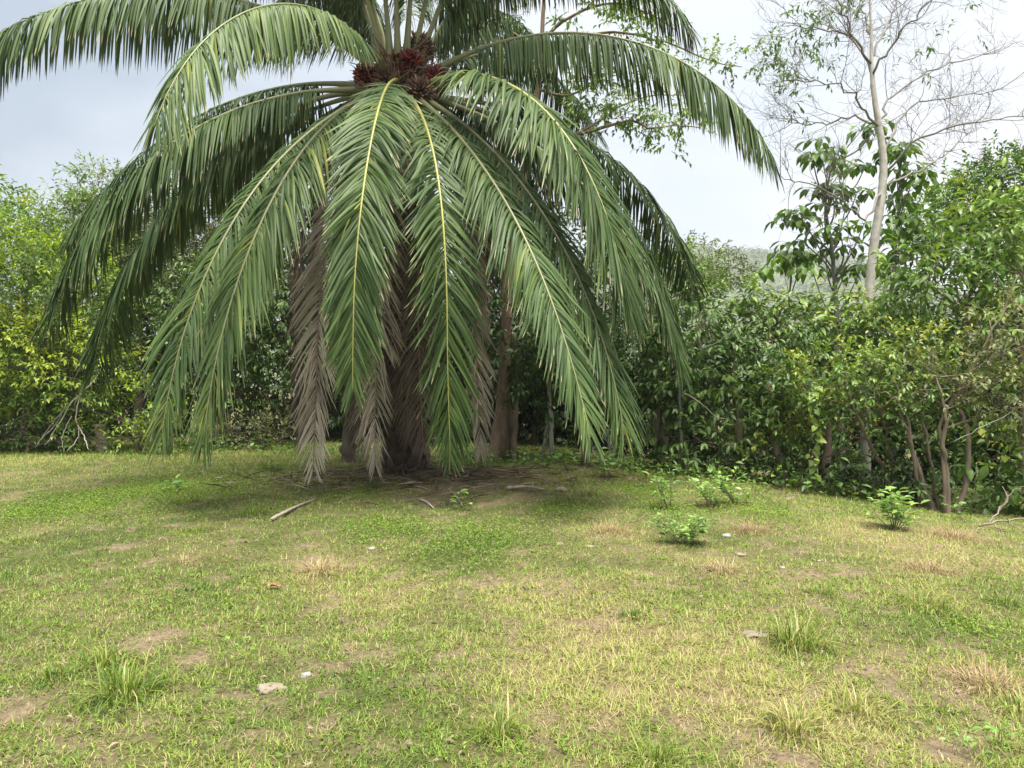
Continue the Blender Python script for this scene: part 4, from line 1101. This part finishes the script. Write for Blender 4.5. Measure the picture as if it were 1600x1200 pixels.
stone("small whitish stone beside the flat tan stone", 478, 1058, 18, 16, M['stone_white'], 2, .6)
stone("grey stone beside the big tuft on the right lawn", 1180, 994, 40, 12, M['stone'], 3, .3)
stone("tan rounded clod right of the palm litter", 876, 766, 18, 10, M['stone'], 4, .5)
stone("small white stone behind the yellow green low bush", 1135, 838, 16, 8, M['stone_white'], 5, .45)
stone("pale stone lying flat right of the low bush", 1158, 868, 18, 7, M['stone'], 6, .35)
stone("tiny white pebble on the far right lawn", 1281, 877, 8, 6, M['stone_white'], 7, .5)
stone("tiny pale pebble in mid lawn right of the palm", 875, 851, 12, 6, M['stone'], 8, .45)
stone("tiny whitish pebble left of the dry patch at the mid left", 581, 858, 13, 4, M['stone_white'], 9, .35)
stone("pale pebble right of centre on the lawn", 922, 855, 14, 5, M['stone'], 10, .35)
stone("tiny grey pebble in the grass at the far left", 32, 982, 11, 6, M['stone'], 11, .5)
stone("tiny white pebble in the right mid lawn", 1223, 888, 9, 6, M['stone_white'], 12, .5)
mb = MB(); b = ground(417, 921)
leaves(mb, b[None] + [[0, 0, .02]], np.array([[1, .2, .1]]), np.array([[0, -.3, 1.0]]), .10, .045, .6, bend=.1, res=2)
leaves(mb, b[None] + [[0.02, .01, .03]], np.array([[.9, -.3, .25]]), np.array([[0.2, -.3, 1.0]]), .07, .035, .3, bend=.1, res=2)
single("fallen_leaf", mb, M['litter_red'], "reddish brown fallen leaf lying in the middle of the lawn", "leaf", loc=b)

# dead frond litter heaped round the palm
g = np.random.default_rng(29); mb = MB(); n = 900
x = g.normal(-1.7, 1.25, n); y = 11.75 + g.normal(0, .75, n)
a = g.uniform(0, 2 * np.pi, n)
P = np.stack([x, y, height(x, y) + g.uniform(.01, .07, n)], 1)
leaves(mb, P, np.stack([np.cos(a), np.sin(a) * .6, g.normal(.05, .12, n)], 1), g.normal(0, .5, (n, 3)) + [0, 0, 1], g.uniform(.25, .8, n), g.uniform(.015, .035, n), g.uniform(0, 1, n), bend=.08, res=1)
single("palm_litter", mb, M['litter'], kind="stuff", label="brown fallen leaflets strewn round the palm foot", cat="litter")
a_, b_ = ground(600, 762), ground(560, 748)

# ------------------------------------------------------------------ grass
def blades(mb, P, az, lean, h, w, tint, curve=.5, segs=2):
    n = len(P); o = np.stack([np.cos(az), np.sin(az), 0 * az], 1); s = np.stack([-np.sin(az), np.cos(az), 0 * az], 1)
    up = np.array([0, 0, 1.0])
    cl, sl = np.cos(lean)[:, None], np.sin(lean)[:, None]
    l2 = lean + curve; c2, s2 = np.cos(l2)[:, None], np.sin(l2)[:, None]
    h = h[:, None]; w = w[:, None] * .5
    m1 = P + (o * sl + up * cl) * h * .5
    tp_ = m1 + (o * s2 + up * c2) * h * .5
    if segs == 1:
        v = np.stack([P - s * w, P + s * w, P + (o * sl + up * cl) * h], 1)
        mb.add(v, [np.arange(n)[:, None] * 3 + [0, 1, 2]], np.repeat(tint, 3), np.tile([0, 0, 1], n))
    elif segs == 2:
        v = np.stack([P - s * w, P + s * w, m1 + s * w * .85, m1 - s * w * .85, tp_], 1)
        b = np.arange(n)[:, None] * 5
        mb.add(v, [b + [0, 1, 2, 3], b + [3, 2, 4]], np.repeat(tint, 5), np.tile([0, 0, .5, .5, 1], n))
    else:
        l3 = lean + curve * 2; c3, s3 = np.cos(l3)[:, None], np.sin(l3)[:, None]
        m1 = P + (o * sl + up * cl) * h * .4; m2 = m1 + (o * s2 + up * c2) * h * .33; tp_ = m2 + (o * s3 + up * c3) * h * .3
        v = np.stack([P - s * w * .8, P + s * w * .8, m1 + s * w, m1 - s * w, m2 + s * w * .75, m2 - s * w * .75, tp_], 1)
        b = np.arange(n)[:, None] * 7
        mb.add(v, [b + [0, 1, 2, 3], b + [3, 2, 4, 5], b + [5, 4, 6]], np.repeat(tint, 7), np.tile([0, 0, .4, .4, .75, .75, 1], n))

g = np.random.default_rng(31)
N_ = 530000
u = g.random(N_)
y0, y1, pw = 2.2, 19.0, .45
yy = (y0 ** pw + u * (y1 ** pw - y0 ** pw)) ** (1 / pw)
xx = g.uniform(-1, 1, N_) * (.76 * yy + 1.4)
# clumping
xx += .03 * np.sin(yy * 37 + xx * 11); 
bare_ = bareness(xx, yy); dry_ = dryness(xx, yy)
clump = .6 * fbm(xx * 9, yy * 9, 51) + .4 * vnoise(xx * 23, yy * 23, 57)
keep = g.random(N_) > np.clip(bare_ * .30 - .05, 0, .6) + 1.1 * np.clip(.52 - clump, 0, .5)
# thin out in the deep shade of the right thicket
edge = 11.6 - .12 * np.clip(xx - 3, 0, 8)
keep &= ~((xx > 1.5) & (yy > edge + 1.2 + .5 * clump) & (g.random(N_) < .85))
xx, yy, bare_, dry_, clump = xx[keep], yy[keep], bare_[keep], dry_[keep], clump[keep]
n = len(xx)
P = np.stack([xx, yy, height(xx, yy) - .004], 1)
tall = ss(12.5, 15.5, yy) * (1 - ss(-1, 3, xx)) + .9 * np.exp(-(((xx + 3.6) / 2.2) ** 2 + ((yy - 12.6) / 1.6) ** 2)) + .5 * ss(9, 11, yy) * ss(0, 3, xx)
h = (.022 + .030 * g.random(n) + .035 * np.clip(clump - .45, 0, 1)) * (1 + .7 * np.clip(dry_ - .5, 0, .5)) * (1 - .4 * bare_)
h = h * (1 + tall * g.uniform(.4, 1.6, n)) * (1 + .02 * yy)
straw = g.random(n) < (.12 + .45 * dry_ ** 1.5 + .55 * bare_)
tint = np.where(straw, np.where(g.random(n) < .15 + .9 * bare_, g.uniform(.84, 1.0, n), g.uniform(.60, .84, n)), np.clip(.08 + .38 * dry_ + g.normal(0, .12, n) + .25 * (clump - .5), 0, .62))
h = np.where(straw, h * g.uniform(.6, 1.5, n), h) * (1 - .35 * bare_)
w = (.0024 + .00048 * yy) * g.uniform(.7, 1.4, n) * np.where(straw, .75, 1.15)
lean = np.abs(g.normal(.95, .38, n)); lean = np.clip(lean, 0, 1.5)
mb = MB(); az_ = g.uniform(0, 2 * np.pi, n); cv = g.uniform(-.2, .7, n)
near = yy < 6.2
blades(mb, P[near], az_[near], lean[near], h[near], w[near], tint[near], curve=cv[near])
far = ~near
blades(mb, P[far], az_[far], lean[far] + .3, h[far], w[far] * 1.3, tint[far], segs=1)
single("grass", mb, M['grass'], kind="stuff", label="short patchy green and straw coloured grass of the lawn", cat="grass")
GRASS_TRIS = mb.tris()

# low clover-like ground cover
g = np.random.default_rng(37)
n = 24000
sp = spots([(740, 845, 110), (600, 830, 80), (560, 770, 60), (1050, 800, 70), (250, 770, 150), (1000, 770, 60), (880, 800, 60), (1180, 800, 80), (60, 800, 120), (1520, 985, 60)])
wts = np.array([s[2] * s[3] for s in sp]); which = g.choice(len(sp), n, p=wts / wts.sum())
sp = np.array(sp)[which]
x = sp[:, 0] + g.normal(0, .5, n) * sp[:, 2]; y = sp[:, 1] + g.normal(0, .5, n) * sp[:, 3]
P = np.stack([x, y, height(x, y) + g.uniform(.02, .06, n)], 1)
a = g.uniform(0, 6.28, n); mb = MB()
leaves(mb, P, np.stack([np.cos(a), np.sin(a), g.normal(.2, .3, n)], 1), g.normal(0, .35, (n, 3)) + [0, 0, 1], g.uniform(.015, .034, n), g.uniform(.011, .022, n), np.clip(g.normal(.18, .1, n), 0, .4), res=0)
single("clover_cover", mb, M['grass'], kind="stuff", label="low broad leaved green weeds creeping through the lawn", cat="weeds")
# stray small weeds and dead bits all over the lawn
g = np.random.default_rng(43)
n = 9000
y = (2.2 ** .6 + g.random(n) * (13.5 ** .6 - 2.2 ** .6)) ** (1 / .6); x = g.uniform(-1, 1, n) * (.76 * y + 1)
c_ = g.random(n) < 2.2 * np.clip(fbm(x * 1.7, y * 1.7, 71) - .42, 0, 1)
x, y = x[c_], y[c_]; x = np.repeat(x, 4) + g.normal(0, .02, 4 * len(x)); y = np.repeat(y, 4) + g.normal(0, .02, 4 * len(y)); n = len(x)
P = np.stack([x, y, height(x, y) + g.uniform(.012, .05, n)], 1); a = g.uniform(0, 6.28, n); mb = MB()
leaves(mb, P, np.stack([np.cos(a), np.sin(a), g.normal(.25, .3, n)], 1), g.normal(0, .35, (n, 3)) + [0, 0, 1], g.uniform(.012, .032, n), g.uniform(.008, .018, n), np.clip(g.normal(.2, .12, n), 0, .5), res=0)
single("lawn_weeds", mb, M['grass'], kind="stuff", label="tiny broad leaved weeds scattered through the lawn", cat="weeds")
n = 2600
y = (2.2 ** .6 + g.random(n) * (14 ** .6 - 2.2 ** .6)) ** (1 / .6); x = g.uniform(-1, 1, n) * (.76 * y + 1)
P = np.stack([x, y, height(x, y) + g.uniform(.01, .04, n)], 1); a = g.uniform(0, 6.28, n); mb = MB()
leaves(mb, P, np.stack([np.cos(a), np.sin(a), g.normal(.05, .2, n)], 1), g.normal(0, .4, (n, 3)) + [0, 0, 1], g.uniform(.015, .07, n), g.uniform(.006, .02, n), g.uniform(.2, 1, n), bend=.25, res=1)
single("lawn_litter", mb, M['litter'], kind="stuff", label="small dead leaves and bits lying in the lawn", cat="litter")
# undergrowth rank weeds at the wood edge
n = 16000
y = g.uniform(11.2, 17.5, n); x = g.uniform(-.78, .78, n) * y
edge_y = np.where(x < -1.5, 16.4, np.where(x < 1.4, 13.2 + .3 * np.abs(x), 12.2 - .17 * np.clip(x - 1.4, 0, 9)))
k = (y > edge_y + g.normal(0, .25, n)) & (y < edge_y + 2.2)
x, y = x[k], y[k]; n = len(x)
P = np.stack([x, y, height(x, y) + g.uniform(.03, .30, n) * (.4 + 1.2 * vnoise(x * 2, y * 2, 9))], 1)
a = g.uniform(0, 6.28, n); mb = MB()
leaves(mb, P, np.stack([np.cos(a), np.sin(a), g.normal(.1, .4, n)], 1), g.normal(0, .4, (n, 3)) + [0, -.2, 1], g.uniform(.06, .16, n), g.uniform(.03, .08, n), np.clip(g.normal(.4, .2, n), 0, 1), res=1)
single("undergrowth", mb, M['lf_mid'], kind="stuff", label="leafy undergrowth along the foot of the thicket", cat="undergrowth")

def tuft(label, px, py, wpx, hpx, n, seed, mat='tuft', mu=.4, sd=.25, lean=.55, w=.006, name="grass_tuft", cat="grass tuft", group="grass tufts on the lawn"):
    g = np.random.default_rng(seed + 500); b = ground(px, py); sc = b[1] / F
    r = wpx * sc * .5; hh = hpx * sc * .8
    a = g.uniform(0, 6.28, n); q = np.sqrt(g.random(n)) * r * .55
    x = b[0] + np.cos(a) * q; y = b[1] + np.sin(a) * q
    P = np.stack([x, y, height(x, y) - .01], 1)
    az = a + g.normal(0, .6, n)
    mb = MB()
    blades(mb, P, az, np.abs(g.normal(lean * 1.25, .45, n)) * (.4 + q / (r * .55)), hh * g.uniform(.35, 1.15, n), np.full(n, w) * g.uniform(.7, 1.3, n), np.clip(g.normal(mu, sd, n), 0, 1), curve=g.uniform(.1, 1.0, n), segs=3)
    m_ = n; a = g.uniform(0, 6.28, m_); q = np.sqrt(g.random(m_)) * r * 1.15
    x = b[0] + np.cos(a) * q; y = b[1] + np.sin(a) * q
    blades(mb, np.stack([x, y, height(x, y) - .005], 1), g.uniform(0, 6.28, m_), np.abs(g.normal(.7, .4, m_)), hh * g.uniform(.15, .5, m_), np.full(m_, w) * g.uniform(.6, 1, m_), np.clip(g.normal(mu, sd, m_), 0, 1), curve=g.uniform(0, .8, m_), segs=2)
    single(name, mb, M[mat], label, cat, group, loc=b)
for t in [("big ragged green and straw tuft at the lower left", 195, 1085, 130, 95, 170, 1, 'tuft', .45), ("smaller tuft just behind the big ragged lower left one", 165, 1040, 110, 70, 110, 2, 'tuft', .45),
          ("low green tuft at the far left below the brown patch", 85, 1060, 70, 45, 60, 3, 'tuft', .3), ("thin bright tuft near the bottom centre", 780, 1150, 80, 95, 90, 4, 'tuft', .5),
          ("yellowish tuft cut by the bottom edge right of centre", 1025, 1195, 90, 90, 90, 5, 'tuft', .6), ("largest spiky tuft in the middle of the right lawn", 1245, 1010, 110, 100, 190, 6, 'tuft', .55),
          ("small dark green tuft right of the lawn centre", 985, 965, 55, 35, 70, 7, 'tuft', .25), ("wide loose yellow tuft at the far right", 1450, 950, 130, 60, 150, 8, 'tuft', .62),
          ("green tuft behind the largest spiky one", 1285, 930, 60, 35, 70, 9, 'tuft', .4), ("tuft of tall grass left of the grey dry frond stalk", 395, 805, 55, 40, 110, 10, 'tuft', .3),
          ("dark tuft under the left drooping frond tips", 290, 785, 45, 35, 90, 11, 'tuft', .25), ("tuft behind the grey dry frond stalk", 510, 785, 30, 25, 60, 12, 'tuft', .3),
          ("tuft of grass in front of the palm litter", 600, 815, 50, 35, 100, 13, 'tuft', .3), ("upright tuft at the left edge of the palm shade", 425, 735, 50, 40, 110, 14, 'tuft', .25),
          ("tall grass tuft below the leaning mottled trunk", 920, 775, 40, 28, 90, 15, 'tuft', .4), ("green tuft at the far right edge", 1570, 945, 50, 40, 70, 16, 'tuft', .3),
          ("wispy straw tuft at the bottom right", 1240, 1140, 150, 80, 150, 17, 'tuft', .75), ("wispy tuft beside the wispy straw one at bottom right", 1340, 1110, 120, 70, 120, 18, 'tuft', .8),
          ("bright tuft on the left lawn below the fallen branch", 105, 735, 50, 25, 80, 19, 'tuft', .35), ("pale tuft near the left edge of mid lawn", 40, 845, 60, 30, 80, 20, 'tuft', .6),
          ("grass tuft left of the mid left dry patch", 310, 830, 70, 30, 110, 21, 'tuft', .45), ("thin tuft in the lower right corner", 1590, 1110, 80, 60, 90, 22, 'tuft', .7)]:
    tuft(*t)
for t in [("round brown dry grass mound near the right thicket", 1175, 832, 70, 34, 420, 31, 'tuft_dry', .4), ("pale dry grass patch in the mid left lawn", 500, 895, 100, 42, 420, 32, 'tuft_dry', .7),
          ("brown dry patch right of the palm litter", 950, 830, 110, 26, 420, 33, 'tuft_dry', .5), ("wide dry brown grass at the foot of the forked stems", 1490, 840, 130, 40, 700, 34, 'tuft_dry', .6),
          ("dry brown patch at the right middle lawn", 1450, 890, 130, 38, 500, 35, 'tuft_dry', .65), ("dry straw patch behind the lawn centre", 1130, 890, 90, 32, 320, 36, 'tuft_dry', .7),
          ("brown dry grass at the right edge of the lower lawn", 1545, 1075, 150, 55, 420, 37, 'tuft_dry', .6), ("thin dry tuft left of the pale dry patch", 290, 880, 50, 30, 120, 38, 'tuft_dry', .6)]:
    tuft(*t, lean=.8, w=.0045, name="dry_grass_patch", cat="dry grass", group="dry grass patches on the lawn")
print("TRIS", sum(sum(len(p.vertices) - 2 for p in o.data.polygons) if len(o.data.polygons) < 0 else len(o.data.loops) - 2 * len(o.data.polygons) for o in bpy.data.objects if o.type == 'MESH'))
